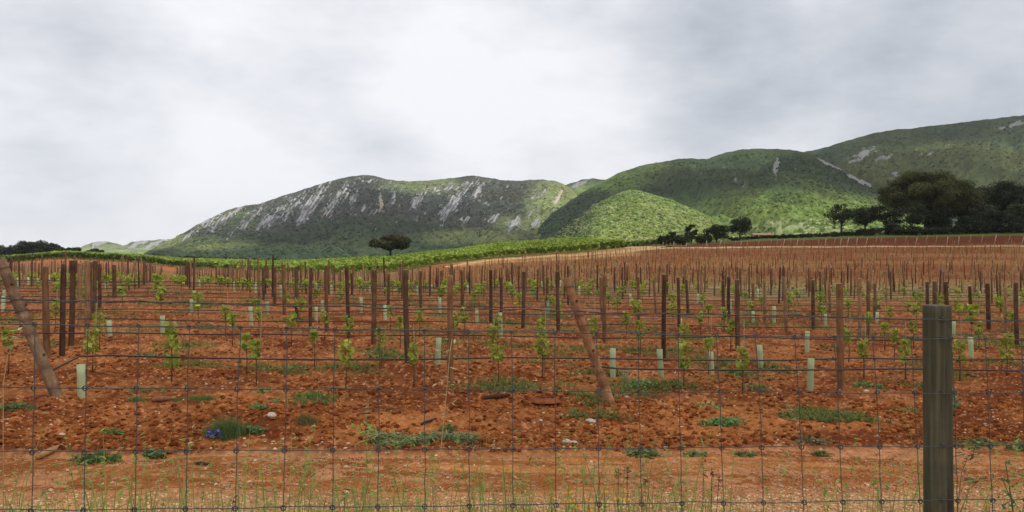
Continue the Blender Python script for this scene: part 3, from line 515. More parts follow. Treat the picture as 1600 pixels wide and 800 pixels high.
# lattice vines and sleeves beyond the hand-placed ones
cand = []
for j in range(3, 44):
    yb = row_line(j, 0)
    for i in range(-90, 60):
        x = i * 1.05 + rng.normal(0, .1); y = row_line(j, x) + rng.normal(0, .05); px = 800 + F * x / y
        if px < -10 or px > 1610 or y < 18.5 or (y < 16 and px < 200): continue
        if y > low_vine_edge(np.array(px)) - 8 or y > 125 or rng.random() < .42: continue
        if px > 640 and y > mix(75, 40, min(1, (px - 640) / 400)): continue
        if y > 40 and rng.random() < .35: continue
        cand.append((y, x, px))
cand.sort()
vp = []
for k in range(8):
    N = 40; cz = .45 + (rng.random(N) - .5) * (.24 + .2 * rng.random()); wd = .13 * (.4 + .6 * rng.random(N)); a = rng.random(N) * 6.283
    P, L, t, c = bake(CARD_T, CARD_F, rotm(N, 1.5), np.stack([np.cos(a) * wd, np.sin(a) * wd, cz], 1), .09 + .06 * rng.random(N), mix(VD, VG, rng.random((N, 1))) * (.75 + .5 * rng.random((N, 1))))
    mb = MB(); mb.tube([(0, 0, -.05), (.01, 0, .5)], .008, 4, (.12, .06, .035)); V2 = np.concatenate(mb.v); 
    P = np.concatenate([P, V2]); L = np.concatenate([L, np.array(mb.l) + len(P) - len(V2)]); t = np.concatenate([t, mb.t]); c = np.concatenate([c, np.concatenate(mb.c)]); vp.append((mesh_np('young_vine_far', P, L, t, c), P, L, t, c))
ns = 0; vin = []
for c in cand:
    if rng.random() < .16 and ns < 90:
        y, x, px = c; o = link('tree_sleeve', SM, M['sleeve'], None, (x, y, gz(x, y))); o.scale = (1.1, 1.1, .9 + .2 * rng.random()); ns += 1
        tag(o, 'tiny pale sleeve among the farther rows of young vines', 'tree sleeve', 'tiny pale sleeves in the far rows')
    else: vin.append(c)
for k, (y, x, px) in enumerate(vin[:300 - len(VN)]):
    o = link('young_vine', vp[k % 8][0], M['leaf'], None, (x, y, gz(x, y)), rng.random() * 6); s = .72 + .42 * rng.random(); o.scale = (s, s, s)
    tag(o, 'small green young vine in the farther rows', 'vine', 'young vines in the farther rows')
PP, LL, TT, CC = [], [], [], []; off = 0
for k, (y, x, px) in enumerate(vin[300 - len(VN):]):
    _, P, L, t, c = vp[k % 8]; s = (.8 + .4 * rng.random()) * (.8 if y > 45 else 1); PP.append(P * s + [x, y, gz(x, y)]); LL.append(L + off); TT.append(t); CC.append(c); off += len(P)
if PP: kind(tag(link('far_young_vines', mesh_np('far_young_vines', np.concatenate(PP), np.concatenate(LL), np.concatenate(TT), np.concatenate(CC)), M['leaf']), 'green specks of young vines where the far rows merge', 'vines'), 'stuff')
print('vines', len(vin), 'sleeves', ns)
# green specks and pale guards on the far slope
N = 4200; y = 46 + 100 * rng.random(N) ** .8; px = 650 + 970 * rng.random(N); x = (px - 800) / F * y; ok = (y < np.interp(px, [650, 690, 720, 800, 900, 970, 1000, 1620], [100, 116, 126, 132, 136, 141, 146, 147])); x, y = x[ok], y[ok]; N = len(x); z = G(x, y) + .1 + .3 * rng.random(N)
g_ = rng.random(N) < .5; c = np.where(g_[:, None], jitcol((.13, .17, .04), N), jitcol((.30, .22, .12), N)); P = np.stack([x, y, z], 1)
kind(tag(link('slope_undergrowth', bake_mesh('slope_undergrowth', CARD_T, CARD_F, rotm(N, 1.5), P, .14 + .16 * rng.random(N), c), M['leaf']), 'green and straw specks of growth over the far slope', 'undergrowth'), 'stuff')

# ------------------------------------------------------------------ green vineyard on the rise, one object per vine row
nrow = 0
zrow = 130.0
while zrow < 300:
    pxs = np.arange(-60, 975, .55 * F / zrow / 5.5); z = zrow + 10 * np.sin((pxs - 300) / 260) + 8 * np.sin(pxs / 120 + zrow * .01)
    ok = (z > low_vine_edge(pxs) + .5) & (z < 305); pxs = pxs[ok]; z = z[ok]
    if zrow > 205: thin = 1
    if len(pxs) > 25:
        rep = 4; pxs = np.repeat(pxs, rep); z = np.repeat(z, rep); N = len(pxs); x = (pxs - 800) / F * z + rng.normal(0, .12, N); y = z + rng.normal(0, .28, N)
        hh = .45 + 1.25 * rng.random(N) ** .8 * (.7 + .6 * fbm(x / 3, y / 3, 61, 2)); P = np.stack([x, y, G(x, y) + hh], 1)
        br = np.clip((hh - .5) / 1.2, 0, 1)[:, None]; sh = (.7 + .6 * fbm(x / 9, y / 9, 62, 3))[:, None]; c = mix(A(.16, .24, .03), A(.30, .38, .05), rng.random((N, 1))) * sh
        me = bake_mesh('vine_row', CARD_T, CARD_F, rotm(N, 1.2), P, (.42 + .34 * rng.random(N)) * (1 + (zrow - 130) / 500), c)
        tag(link('vine_row', me, M['leaf']), 'leafy green vine row, front hedge above the bare soil' if nrow == 0 else 'leafy green vine row on the rise below the lone oak', 'vine row', 'leafy vine rows on the rise'); nrow += 1
    zrow += 2.6 if zrow < 150 else 3.6
# front hedge on the left, seen side-on with its stems
pxs = np.arange(-60, 330, .08); pxs2 = np.repeat(pxs, 1); z = low_vine_edge(pxs2) - 1.5; z = np.convolve(np.pad(z, 200, 'edge'), np.ones(401) / 401, 'valid'); N = len(z); x = (pxs2 - 800) / F * z + rng.normal(0, .2, N); y = z + rng.normal(0, .3, N); hh = .75 + 1.0 * rng.random(N) * (.6 + .8 * fbm(x / 2.5, y / 2.5, 64, 2))
mbm = bake_mesh('leaves', CARD_T, CARD_F, rotm(N, 1.3), np.stack([x, y, G(x, y) + hh], 1), .35 + .3 * rng.random(N), mix(A(.07, .12, .02), A(.15, .21, .035), rng.random((N, 1))))
root = thing('vine_hedge_row', 'front leafy vine row on the crest above the red soil, left', 'vine row', (0, 0, 0)); link('leaves', mbm, M['leaf'], root)
mb = MB(); mb.tube([(0, 0, -.1), (.03, 0, .5), (0, .02, 1.0)], .06, 5, (.14, .09, .05)); stm = mb.mesh('vine_stem')
for q in range(0, len(z), 60): link('vine_stem', stm, M['bark'], root, (x[q], z[q], gz(x[q], z[q])), q)
pxs = np.arange(930, 1040, .12); z = np.full(len(pxs), 172.) + rng.normal(0, .5, len(pxs)); N = len(z); x = (pxs - 800) / F * z; hh = .2 + 1.2 * rng.random(N)
tag(link('vine_row', bake_mesh('vine_row', CARD_T, CARD_F, rotm(N, 1.3), np.stack([x, z, G(x, z) + hh], 1), .4 + .3 * rng.random(N), jitcol((.12, .2, .035), N)), M['leaf']), 'short green vine row behind the road bend below the cone hill', 'vine row')

# ------------------------------------------------------------------ trees
def tree(name, px, py_base, py_top, wpx, z, label, cat='tree', flat=.5, trunkh=.3, leafc=(.045, .062, .022), dens=1.0, lean=0, tint=.3, ls=.34, group=None, seed=None, skirt=0, trunk_r=None):
    g0 = (400 - py_base) * z / F + EYE; x0 = (px - 800) / F * z; gg = gz(x0, z); H_ = (400 - py_top) * z / F + EYE - gg; W = wpx * z / F / 2
    root = thing(name, label, cat, (x0, z, gg), group); tr = trunk_r or max(.12, H_ * .035)
    mb = MB(); th = H_ * trunkh; mb.tube([(0, 0, -.6), (0, 0, .2), (lean * .3, .1, th * .6), (lean * .6, 0, th * 1.15)], [tr * 1.5, tr * 1.15, tr * .9, tr * .7], 8, (.07, .052, .04), True, .15)
    cb = max(th * (.75 if not skirt else .3), H_ * .03); nc = int(26 * dens + 6) if dens < 3 else 150; cl = []
    for k in range(nc):
        for _ in range(20):
            u = rng.normal(0, 1, 3); u /= np.linalg.norm(u); r = rng.random() ** .33
            p = np.array([u[0] * W * .84 * r, u[1] * W * .7 * r, (cb + H_) / 2 + u[2] * (H_ - cb) / 2 * .86 * r])
            if flat and p[2] < cb + (H_ - cb) * .18 * flat * 2 and rng.random() < .7: continue
            break
        if dens > 3 and p[0] > 0: p[2] *= 1 - .22 * (p[0] / W) ** 1.5
        cl.append(p)
    for k in range(min(9, nc)):
        c = cl[k]; s = np.array([lean * .6, 0, th * (.7 + .4 * rng.random())]); m = mix(s, c, .5) + rng.normal(0, .03 * W, 3) + [0, 0, -.04 * H_]; mb.tube([s, m, c], [tr * .45, tr * .28, tr * .1], 5, (.07, .052, .04))
    link('trunk', mb.mesh('trunk'), M['bark'], root)
    PPs, sz, cs = [], [], []
    for c in cl:
        cr = min(W, H_ - cb) * ((.24 + .16 * rng.random()) if dens < 3 else (.13 + .13 * rng.random())); n = int(120 * dens * max(.5, (cr / 1.3)) ** 1.2); u = rng.normal(0, 1, (n, 3)); u /= np.linalg.norm(u, axis=1)[:, None]; u *= (rng.random((n, 1)) ** .45) * cr; u[:, 2] *= .62
        PPs.append(c + u); sz.append(ls * (.6 + .8 * rng.random(n))); cs.append(np.asarray(leafc)[None] * (1 + tint * (rng.random() - .5) * 2) * (.7 + .6 * rng.random((n, 1))))
    P = np.concatenate(PPs); 
    link('crown', bake_mesh('crown', CARD_T, CARD_F, rotm(len(P), 1.6), P, np.concatenate(sz), np.concatenate(cs)), M['tree'], root)
    return root
OAK = (.032, .038, .015)
tree('oak_tree', 610, 409, 367, 68, 236, 'lone dark oak with flat spreading crown on the green rise', dens=2.2, trunkh=.58, leafc=(.062, .064, .022), ls=.42, flat=.9, trunk_r=.38)
# trees on the far left crest
for (px, pt, w, lb) in [(-12, 384, 70, 'dark oak at the very left of the crest'), (22, 385, 50, 'low dark oak second on the left crest'), (50, 377, 60, 'tallest dark oak of the left crest group'), (80, 381, 40, 'dark oak between the tallest and the small ones on the left crest'), (112, 387, 36, 'small dark oak sloping down toward the distant hill'), (150, 389, 30, 'rounded dark bush at the right end of the left crest trees')]:
    tree('oak_tree', px, 404, pt, w, 330, lb, leafc=(.030, .036, .018), dens=1.25, ls=.6, trunkh=.2, flat=.5, skirt=1, group='dark oaks on the left crest')
for (px, pt, w, z) in [(245, 396.5, 26, 420), (290, 400, 40, 430), (318, 400.5, 40, 440), (345, 401, 40, 430), (375, 402.5, 38, 440), (400, 404, 36, 435), (425, 404, 30, 440)]:
    tree('scrub_tree', px, 410, pt, w, z, 'low dark scrub tree along the foot of the rocky mountain', leafc=(.035, .05, .02), dens=.9, ls=.7, trunkh=.1, flat=0, skirt=1, group='scrub trees at the mountain foot')
# bushes and trees on the bank, centre right
RB = [(1038, 383, 366, 22, 167, 'small dark bush at the left end of the bank'), (1050, 383, 360, 18, 169, 'narrow dark bush behind the small one on the bank'), (1064, 383, 367, 30, 167, 'low spreading bush under the upright tree'), (1080, 382, 349, 22, 170, 'narrow upright dark tree on the bank'), (1098, 382, 366, 30, 167, 'low bush between the narrow tree and the round one'), (1120, 381, 350, 44, 168, 'round dense dark bush tree on the bank'), (1156, 374, 338, 42, 180, 'taller open oak right of the round bush tree')]
for (px, pb, pt, w, z, lb) in RB: tree('bush_tree' if w < 40 else 'oak_tree', px, pb, pt, w, z, lb, leafc=(.035, .05, .018) if px != 1156 else (.04, .055, .022), dens=1.15, trunkh=.12 if px != 1156 else .3, skirt=1 if px != 1156 else 0, flat=0 if px != 1156 else .5, ls=.3)
for px in range(1150, 1345, 19):
    tree('hedge_bush', px, 377, float(np.interp(px, [1150, 1200, 1260, 1330], [371, 367.5, 365, 361.5])) + rng.normal(0, .6), 34, 171 + rng.random() * 2, 'low dark hedge bush along the top of the red bank', 'bush', leafc=(.038, .05, .017), dens=.8, trunkh=.05, flat=0, skirt=1, ls=.3, group='hedge bushes on the red bank')
for px in range(1352, 1618, 24):
    tree('undergrowth_bush', px, 374, 352 + rng.normal(0, 3), 40, 169 + rng.random() * 3, 'dark bush in the undergrowth beneath the oak wood', 'bush', leafc=(.035, .042, .016), dens=.9, trunkh=.05, flat=0, skirt=1, ls=.32, group='undergrowth bushes under the oak wood')
RT = [(1315, 364, 319, 46, 176, .42, 1.0, 'small oak with clear trunk standing apart left of the big oak', (.036, .046, .017)), (1352, 364, 322, 52, 180, .35, 1.0, 'thin oak with forked trunk just left of the big oak', (.042, .052, .022)), (1384, 364, 312, 56, 178, .33, .9, 'slim leaning oak partly under the big oak', (.026, .034, .014)),
 (1449, 374, 268, 166, 185, .33, 3.4, 'huge spreading oak with pale limbs above the red bank', (.085, .092, .030)), (1425, 368, 318, 50, 176, .3, 1.0, 'dark young oak beneath the big oak crown', (.032, .042, .016)), (1512, 368, 290, 90, 190, .25, 1.7, 'wide oak immediately right of the huge oak', (.036, .044, .016)), (1535, 366, 312, 60, 178, .2, 1.3, 'grey-green oak with rounded crown in the right wood', (.07, .08, .038)), (1562, 368, 284, 92, 195, .25, 1.7, 'tall oak rising behind the right wood', (.034, .044, .016)),
 (1588, 364, 318, 60, 176, .2, 1.3, 'rounded grey-green oak near the right end of the wood', (.065, .075, .034)), (1612, 366, 287, 84, 186, .25, 1.5, 'tall dark oak closing the right wood', (.032, .042, .016)), (1470, 368, 322, 50, 174, .15, 1.2, 'low bushy oak in front of the wide oak', (.020, .027, .011)), (1515, 366, 334, 44, 171, .1, 1.0, 'low dark bush at the front of the right wood', (.032, .042, .016)), (1560, 366, 332, 46, 171, .1, 1.0, 'second low dark bush at the front of the right wood', (.02, .028, .011)), (1400, 366, 338, 36, 172, .15, .8, 'small dark bush beside the big oak trunk', (.02, .028, .011))]
for (px, pb, pt, w, z, th, dn, lb, lc) in RT: tree('oak_tree', px, pb, pt, w, z, lb, leafc=lc, dens=dn, trunkh=th, flat=.5 if th > .2 else 0, skirt=1 if th <= .2 else 0, ls=.30, group='oaks of the wood on the right bank', trunk_r=.75 if w > 120 else None)
# tiny tree on the skyline
tree('skyline_tree', 1219, 233, 229.5, 5, 1262, 'tiny lone tree on the skyline above the grey crag', leafc=(.04, .05, .02), dens=.5, trunkh=.4, ls=1.2)

# low farm building roof peeping over the hedge
x0, z0 = pz(1189, 345); g = gz(x0, z0); root = thing('farm_shed', 'low farm shed with brown tiled roof behind the hedge', 'shed', (x0, z0, g))
hz_ = 1.5; w = 4.2
def boxv(x0, x1, y0, y1, z0, z1): return [(x0, y0, z0), (x1, y0, z0), (x1, y1, z0), (x0, y1, z0), (x0, y0, z1), (x1, y0, z1), (x1, y1, z1), (x0, y1, z1)], [(0, 3, 2, 1), (4, 5, 6, 7), (0, 1, 5, 4), (1, 2, 6, 5), (2, 3, 7, 6), (3, 0, 4, 7)]
mb = MB(); mb.add(*boxv(-w + .3, w - .3, -2.2, 2.2, -.5, hz_), (.38, .30, .22)); link('wall', mb.mesh('wall', False), M['roof'], root)
mb = MB(); V = [(-w, -2.7, hz_ - .05), (w, -2.7, hz_ - .05), (w, 0, hz_ + .75), (-w, 0, hz_ + .75), (w, 2.7, hz_ - .05), (-w, 2.7, hz_ - .05), (-w, -2.7, hz_ - .2), (w, -2.7, hz_ - .2), (w, 2.7, hz_ - .2), (-w, 2.7, hz_ - .2)]
mb.add(V, [(0, 1, 2, 3), (3, 2, 4, 5), (6, 7, 1, 0), (5, 4, 8, 9), (1, 7, 8, 4, 2), (0, 3, 5, 9, 6), (9, 8, 7, 6)], (.26, .15, .10)); link('roof', mb.mesh('roof', False), M['roof'], root)
mb = MB(); V, f_ = boxv(-.5, .5, -2.26, -2.18, .0, 1.4); mb.add(V, f_, (.08, .06, .05)); link('door', mb.mesh('door', False), M['roof'], root)

# ------------------------------------------------------------------ wire fence in front
def fz(px): return float(np.interp(px, [-1200, 0, 1600, 2800], [2.22, 2.4, 2.76, 3.05]))
FR = [(.134, .232), (.21, .300), (.41, .492), (.612, .680), (.795, .875), (.98, 1.06), (1.16, 1.24)]      # drop below the eye at px 0 and px 1600 (top strand first)
def fpt(px, drop0, drop1):
    z = fz(px); return np.array([(px - 800) / F * z, z, EYE - (drop0 + (drop1 - drop0) * px / 1600)])
fence = thing('wire_fence', 'galvanised sheep-wire fence with knotted mesh in front of the track', 'fence', (0, 2.58, 0))
inv = np.array([0, -2.58, 0])
for k, (a, b) in enumerate(FR):
    pxs = np.arange(-900, 2500, 12.); P = np.array([fpt(p, a, b) for p in pxs]); P[:, 2] += (vn(pxs / 90, pxs * 0 + k * 7.7, 91) - .5) * .008 + (vn(pxs / 23, pxs * 0 + k, 92) - .5) * .0025; P[:, 1] += (vn(pxs / 70, pxs * 0 + k, 93) - .5) * .01 - (.004 if k else 0)
    mb = MB(); mb.tube(P + inv, .0019 if k == 1 else .0016, 6)
    if k == 0:
        Q = P.copy(); ph = np.arange(len(pxs)) * 1.1; 
        mb.tube(Q + inv + np.stack([0 * ph, .003 * np.cos(ph), .0035 * np.sin(ph)], 1), .0014, 5)
    link('horizontal_wire', mb.mesh('horizontal_wire'), M['wire'], fence)
VX = [(56, 56, 51), (139, 136, 133), (218.6, 216, 212), (297, 295, 291.5), (377, 373, 369), (449, 449, 443.5), (524, 522, 520), (593, 593, 591), (664, 664, 664), (732, 733, 733.5), (798.6, 801, 801.5), (866.7, 866.6, 869), (931, 934, 936), (997.6, 997, 1002.5), (1058.7, 1060, 1065), (1118, 1122, 1130), (1177.6, 1185, 1192), (1239, 1245, 1255.5), (1300.5, 1306, 1316), (1361, 1366.5, 1377), (1421, 1425, 1437), (1483, 1488, 1495.5), (1537.5, 1540, 1550), (1594.5, 1597, 1600)]
VX = [(56 - 84 * k, 55 - 84 * k, 50 - 85 * k) for k in range(9, 0, -1)] + VX + [(1594.5 + 57 * k, 1598 + 57 * k, 1603 + 57 * k) for k in range(1, 14)]
for (xa, xb, xc) in VX:
    d = []; knots = []
    for r, (a, b) in enumerate(FR[1:]):
        y = 400 + F * (a + (b - a) * xa / 1600) / fz(xa); px = float(np.interp(y, [515, 560, 800], [xa, xb, xc])) if y < 800 else xc + (xc - xb) * (y - 800) / 240
        p = fpt(px, a, b); p[1] -= .0045; d.append(p); knots.append(p)
    pts = []
    for i in range(len(d) - 1):
        for t in np.linspace(0, 1, 6)[:-1]: pts.append(mix(d[i], d[i + 1], t) + np.array([(rng.random() - .5) * .0035 * (t > 0), 0, 0]))
    pts.append(d[-1]); mb = MB(); mb.tube(np.array(pts) + inv, .00145, 6); st = link('vertical_wire', mb.mesh('vertical_wire'), M['wire'], fence)
    for r, p in enumerate(knots):
        mb = MB(); a = np.linspace(0, 2 * math.pi * 1.6, 15); R = .0052 if r == 0 else .0078
        mb.tube(p + inv + np.stack([np.cos(a) * R, np.full(len(a), -.004) - .0015 * np.sin(a * .5), np.sin(a) * R], 1), .0021, 5)
        link('knot', mb.mesh('knot'), M['wire'], st)
# weathered round fence post with a long drying crack
def fence_post(px, label=None, main=True):
    x, y = (px - 800) / F * (fz(px) + .055), fz(px) + .055; top = EYE - .178; r = .047 * 1.0; g = gz(x, y); n = 40; zz = np.concatenate([[-.4], np.linspace(g, top - .004, 60), [top]]); V = []; cc = []
    for i, z in enumerate(zz):
        t = np.arange(n) * 2 * math.pi / n; s = (top - z) / (top - g + .01); rr = r * (1 + .10 * s) * np.ones(n) + .0012 * (vn(t * 2, z * 2 + 0 * t, 95) - .5) * 2
        ca = -1.30 + .05 * math.sin(z * 4); dd = np.abs((t - (ca % (2 * math.pi)) + math.pi) % (2 * math.pi) - math.pi); rr -= .011 * np.exp(-(dd / .10) ** 2) * (.35 + .65 * sst(0.0, .3, np.array(top - z))) * (1 if z > g + .4 else .6)
        if i == len(zz) - 1: rr -= .004
        cx = .008 * (s * 1.6) + x * 0; V.append(np.stack([np.cos(t) * rr + cx, np.sin(t) * rr, np.full(n, z)], 1))
        base = mix(np.array([.055, .055, .034]), np.array([.095, .09, .058]), vn(t * 5, z * .5 + 0 * t, 96)[:, None]); base = mix(base, np.array([.05, .045, .035]), (sst(.6, .75, fbm(t * 3, z * 3 + 0 * t, 97, 3)) * (z < .95))[:, None] * .8); base = mix(base, np.array([.03, .026, .02]), np.exp(-(dd / .09) ** 2)[:, None]); cc.append(base)
    V.append(np.array([[.0, 0, top]])); cc.append(np.array([[.17, .15, .11]])); cc[-2] = cc[-2] * 0 + A(.10, .09, .06); V = np.concatenate(V); fs = []
    for i in range(len(zz) - 1):
        for k in range(n): k2 = (k + 1) % n; fs.append((i * n + k, i * n + k2, (i + 1) * n + k2, (i + 1) * n + k))
    e = (len(zz) - 1) * n
    for k in range(n): fs.append((e + k, e + (k + 1) % n, len(V) - 1))
    mb = MB(); mb.add(V, fs, np.concatenate(cc)); o = link('fence_post', mb.mesh('fence_post'), M['oldpost'], fence, (x, y - 2.58, 0))
    o['label'] = label
    mb = MB()
    for (a, b) in FR[:6]: p = fpt(px, a, b) - np.array([x, y, 0]); mb.tube([(-.012, -.04, p[2] + .004), (-.012, -.053, p[2] + .006), (-.004, -.056, p[2]), (-.012, -.053, p[2] - .006), (-.012, -.04, p[2] - .004)], .0022, 5)
    link('staple', mb.mesh('staple'), M['wire'], o)
fence_post(1464, 'weathered grey-green round fence post with a long drying crack')

# ------------------------------------------------------------------ gravel, clods
def pebbles(name, N, f, lo, hi, colr, label, cat, m, pw=3, flat=.6, sink=.2):
    x, y = f(N); N = len(x); s = lo + (hi - lo) * rng.random(N) ** pw; z = G(x, y); tm_ = track_mask(x, y); z = np.where(tm_ > .5, Gm(x, y) - .028, z)
    T = ICO_V * (1 + .0 * ICO_V); R = rotm(N); S = np.stack([s * (.7 + .7 * rng.random(N)), s * (.7 + .7 * rng.random(N)), s * flat * (.7 + .6 * rng.random(N))], 1)
    yaw = rotm(N, .35); return kind(tag(link(name, bake_mesh(name, T * (.8 + .4 * rng.random((12, 1))), ICO_F, yaw, np.stack([x, y, z + s * flat * (1 - sink) * .5], 1), S, colr(N)), m), label, cat), 'stuff')
def reg(y0, y1, spread=.74, pw=1.):
    def f(N):
        iy = 1 / y0 + (1 / y1 - 1 / y0) * rng.random(N) ** pw; y = 1 / iy; x = (rng.random(N) * 2 - 1) * spread * y; return x, y + .10 * x * (y < 9)
    return f
def gravelf(N):
    x, y = reg(4.2, 5.85)(N); k = rng.random(N) < (1 - sst(5.2, 5.85, y - .10 * x)) * (.4 + fbm(x * 1.5, y * 3, 71, 3)); return x[k], y[k]
pebbles('gravel', 48000, gravelf, .003, .0115, lambda n: mix(jitcol((.62, .42, .23), n, .3, .08), jitcol((.38, .17, .07), n, .3, .08), (rng.random((n, 1)) < .45)), 'pale gravel strewn along the near edge of the track', 'gravel', M['stone'], 2.2)
def fieldf(N):
    x, y = reg(5.6, 16, .74, 1)(N); k = rng.random(N) < (.35 + .9 * sst(.35, .65, fbm(x * .8, y * 1.2, 72, 3))) * mix(1, .12, track_mask(x, y)); return x[k], y[k]
pebbles('limestone_chips', 15000, fieldf, .0025, .017, lambda n: jitcol((.55, .37, .23), n, .3, .08), 'small white limestone chips scattered over the red soil', 'stones', M['stone'], 4.5)
def clodf(N):
    x, y = reg(6.7, 20, .74, 1)(N); k = (rng.random(N) < .2 + .9 * sst(.35, .6, fbm(x * 1.1, y * 1.4, 73, 3))) & (track_mask(x, y) < .1); return x[k], y[k]
pebbles('soil_clods', 42000, clodf, .004, .034, lambda n: mix(jitcol((.13, .034, .010), n, .45, .06), jitcol((.32, .105, .03), n, .35, .06), rng.random((n, 1))), 'crumbled red soil clods across the tilled ground', 'soil', M['soil'], 3)
def trackf(N):
    x, y = reg(5.4, 7.2)(N); k = (track_mask(x, y) > .5) & (rng.random(N) < .2 + .9 * sst(.4, .6, fbm(x * 1.2, y * 4, 75, 3))); return x[k], y[k]
pebbles('track_grit', 26000, trackf, .002, .007, lambda n: mix(jitcol((.52, .30, .15), n, .3, .08), jitcol((.22, .07, .025), n, .3, .08), (rng.random((n, 1)) < .5)), 'fine grit lying on the dirt track', 'grit', M['stone'], 2)
# larger single stones
for (px, py, s, lb) in [(298, 688, .035, 'pale stone beside the purple-flowered tuft'), (96, 680, .04, 'white stone above the long wood offcut'), (885, 691, .05, 'pale flat stone near the track between leaning post and daisies'), (897, 688, .06, 'buff flat stone touching the pale flat one'), (923, 653, .075, 'largest buff stone below the right leaning post'), (979, 620, .035, 'white stone at the foot of the right leaning post'), (1040, 696, .03, 'small white stone on the far edge of the track'), (424, 660, .07, 'broad flat buff stone left of the cut weeds'), (490, 671, .035, 'round pale stone by the small dry bush'), (845, 656, .035, 'white stone below the dark burrow'), (1354, 612, .05, 'pale stone beside a low green weed near the thick post')]:
    x, y = at(px, py); n = 12; V = ICO_V * np.array([s, s * .7, s * .5]) * (.85 + .3 * rng.random((12, 1))); mb = MB(); mb.add(V, ICO_F, (.5, .42, .33)); o = link('stone', mb.mesh('stone', False), M['stone'], None, (x, y, gz(x, y) + s * .2), rng.random() * 6)
    bv = o.modifiers.new('b', 'BEVEL'); bv.width = s * .12; tag(o, lb, 'stone', 'loose stones on the red soil')
# wood pieces
def log(px0, py0, px1, py1, r, lb, c, nm='wood_offcut'):
    x0, y0 = at(px0, py0); x1, y1 = at(px1, py1); a = np.array([x0, y0, gz(x0, y0) + r * .9]); b = np.array([x1, y1, gz(x1, y1) + r * .9]); mb = MB(); mb.tube(np.array([a, mix(a, b, .33) + [0, 0, .006], mix(a, b, .7), b]) - a, [r * .8, r * 1.05, r, r * .6], 9, c, True, .15)
    tag(link(nm, mb.mesh(nm), M['bark'], None, tuple(a)), lb, 'wood')
log(58, 713, 97, 701, .025, 'long pale wood offcut lying by the track', (.36, .19, .08)); log(238, 629, 266, 626, .03, 'short brown log by the green weeds of the nearest row', (.26, .12, .06))
log(304, 719.5, 332, 721, .012, 'thin dark stick lying on the track', (.05, .03, .025), 'stick'); log(658, 664, 682, 659, .014, 'dark crooked stick above the cut weeds', (.06, .035, .03), 'stick'); log(757, 627, 796, 623, .026, 'dark earth-coloured root lump on the soil', (.07, .03, .018), 'root'); log(460, 641, 640, 643.5, .005, 'very thin long twig lying on the soil', (.15, .08, .05), 'twig')
# burrow: a spoil ring round a dark hole
x, y = at(852, 632); V = []; n = 20
rings = [(.16, 0), (.13, .035), (.10, .045), (.075, .01), (.05, -.05), (.02, -.07)]
for i, (r, z) in enumerate(rings): V += [(math.cos(t) * r * (1 + .2 * rng.random()), math.sin(t) * r * .8, z * (1 + .4 * rng.random()) + .03) for t in np.arange(n) * 2 * math.pi / n]
fs = [(i * n + k, i * n + (k + 1) % n, (i + 1) * n + (k + 1) % n, (i + 1) * n + k) for i in range(5) for k in range(n)] + [tuple(range(5 * n, 6 * n))]
mb = MB(); mb.add(V, fs, np.repeat(np.array([(.22, .07, .03), (.24, .08, .035), (.2, .06, .03), (.05, .018, .01), (.02, .008, .005), (.01, .005, .004)]), n, 0)); tag(link('burrow', mb.mesh('burrow'), M['soil'], None, (x, y, gz(x, y))), 'dark animal burrow with a rim of dug soil', 'burrow')

# ------------------------------------------------------------------ grass and weeds
def blades(locs, hts, wid, cols, lean=.35, seg=3):
    N = len(locs); a = rng.random(N) * 6.283; ln = lean * (.3 + rng.random(N)); dx, dy = np.cos(a) * ln * hts, np.sin(a) * ln * hts; pa = rng.random(N) * 3.14; wx, wy = np.cos(pa) * wid, np.sin(pa) * wid
    V = []
    for s in np.linspace(0, 1, seg + 1):
        w = (1 - s ** 1.5) * .9 + .06; cx = locs[:, 0] + dx * s ** 1.8; cy = locs[:, 1] + dy * s ** 1.8; cz = locs[:, 2] + hts * (s - .12 * s * s)
        V.append(np.stack([cx - wx * w, cy - wy * w, cz], 1)); V.append(np.stack([cx + wx * w, cy + wy * w, cz], 1))
    V = np.stack(V, 1); k = V.shape[1]; f = []
    for i in range(seg): f += [2 * i, 2 * i + 1, 2 * i + 3, 2 * i + 2]
    L = (np.arange(N)[:, None] * k + np.array(f)[None]).ravel(); return V.reshape(-1, 3), L, np.full(N * seg, 4), np.repeat(cols, k, 0)
def join(parts):
    V, L, T, Cc, off = [], [], [], [], 0
    for v, l, t, c in parts: V.append(v); L.append(l + off); T.append(t); Cc.append(c); off += len(v)
    return np.concatenate(V), np.concatenate(L), np.concatenate(T), np.concatenate(Cc)
# low weed carpet in patches between rows
N = 90000; y = 1 / (1 / 8.2 + (1 / 60 - 1 / 8.2) * rng.random(N)); x = (rng.random(N) * 2 - 1) * .74 * y; dens_ = fbm(x * .9, y * .9, 25, 4); rd = np.abs(((y - .163 * x - 10.19) / 2.41 + .15) % 1 - .5) * 2
k = (rng.random(N) < sst(.60, .80, dens_ + .10 * (rd - .5) + .03 * sst(15, 30, y))) ; px_ = 800 + F * x / y; k &= ~((px_ > 600) & (y > 52)); x, y = x[k], y[k]; N = len(x)
P = np.stack([x, y, G(x, y) - .005], 1)
b = blades(P, (.03 + .09 * rng.random(N)) * (1 + y / 50), .0035 * (1 + y / 9), mix(jitcol((.10, .14, .03), N), jitcol((.21, .23, .06), N), rng.random((N, 1))), .8, 2)
lf_ = bake(CARD_T, CARD_F, rotm(N // 2, .9), P[:N // 2] + [0, 0, .03], (.02 + .03 * rng.random(N // 2)) * (1 + y[:N // 2] / 22), jitcol((.13, .18, .04), N // 2))
kind(tag(link('ground_weeds', mesh_np('ground_weeds', *join([b, lf_])), M['leaf']), 'low green weeds creeping in patches between the vine rows', 'weeds'), 'stuff')
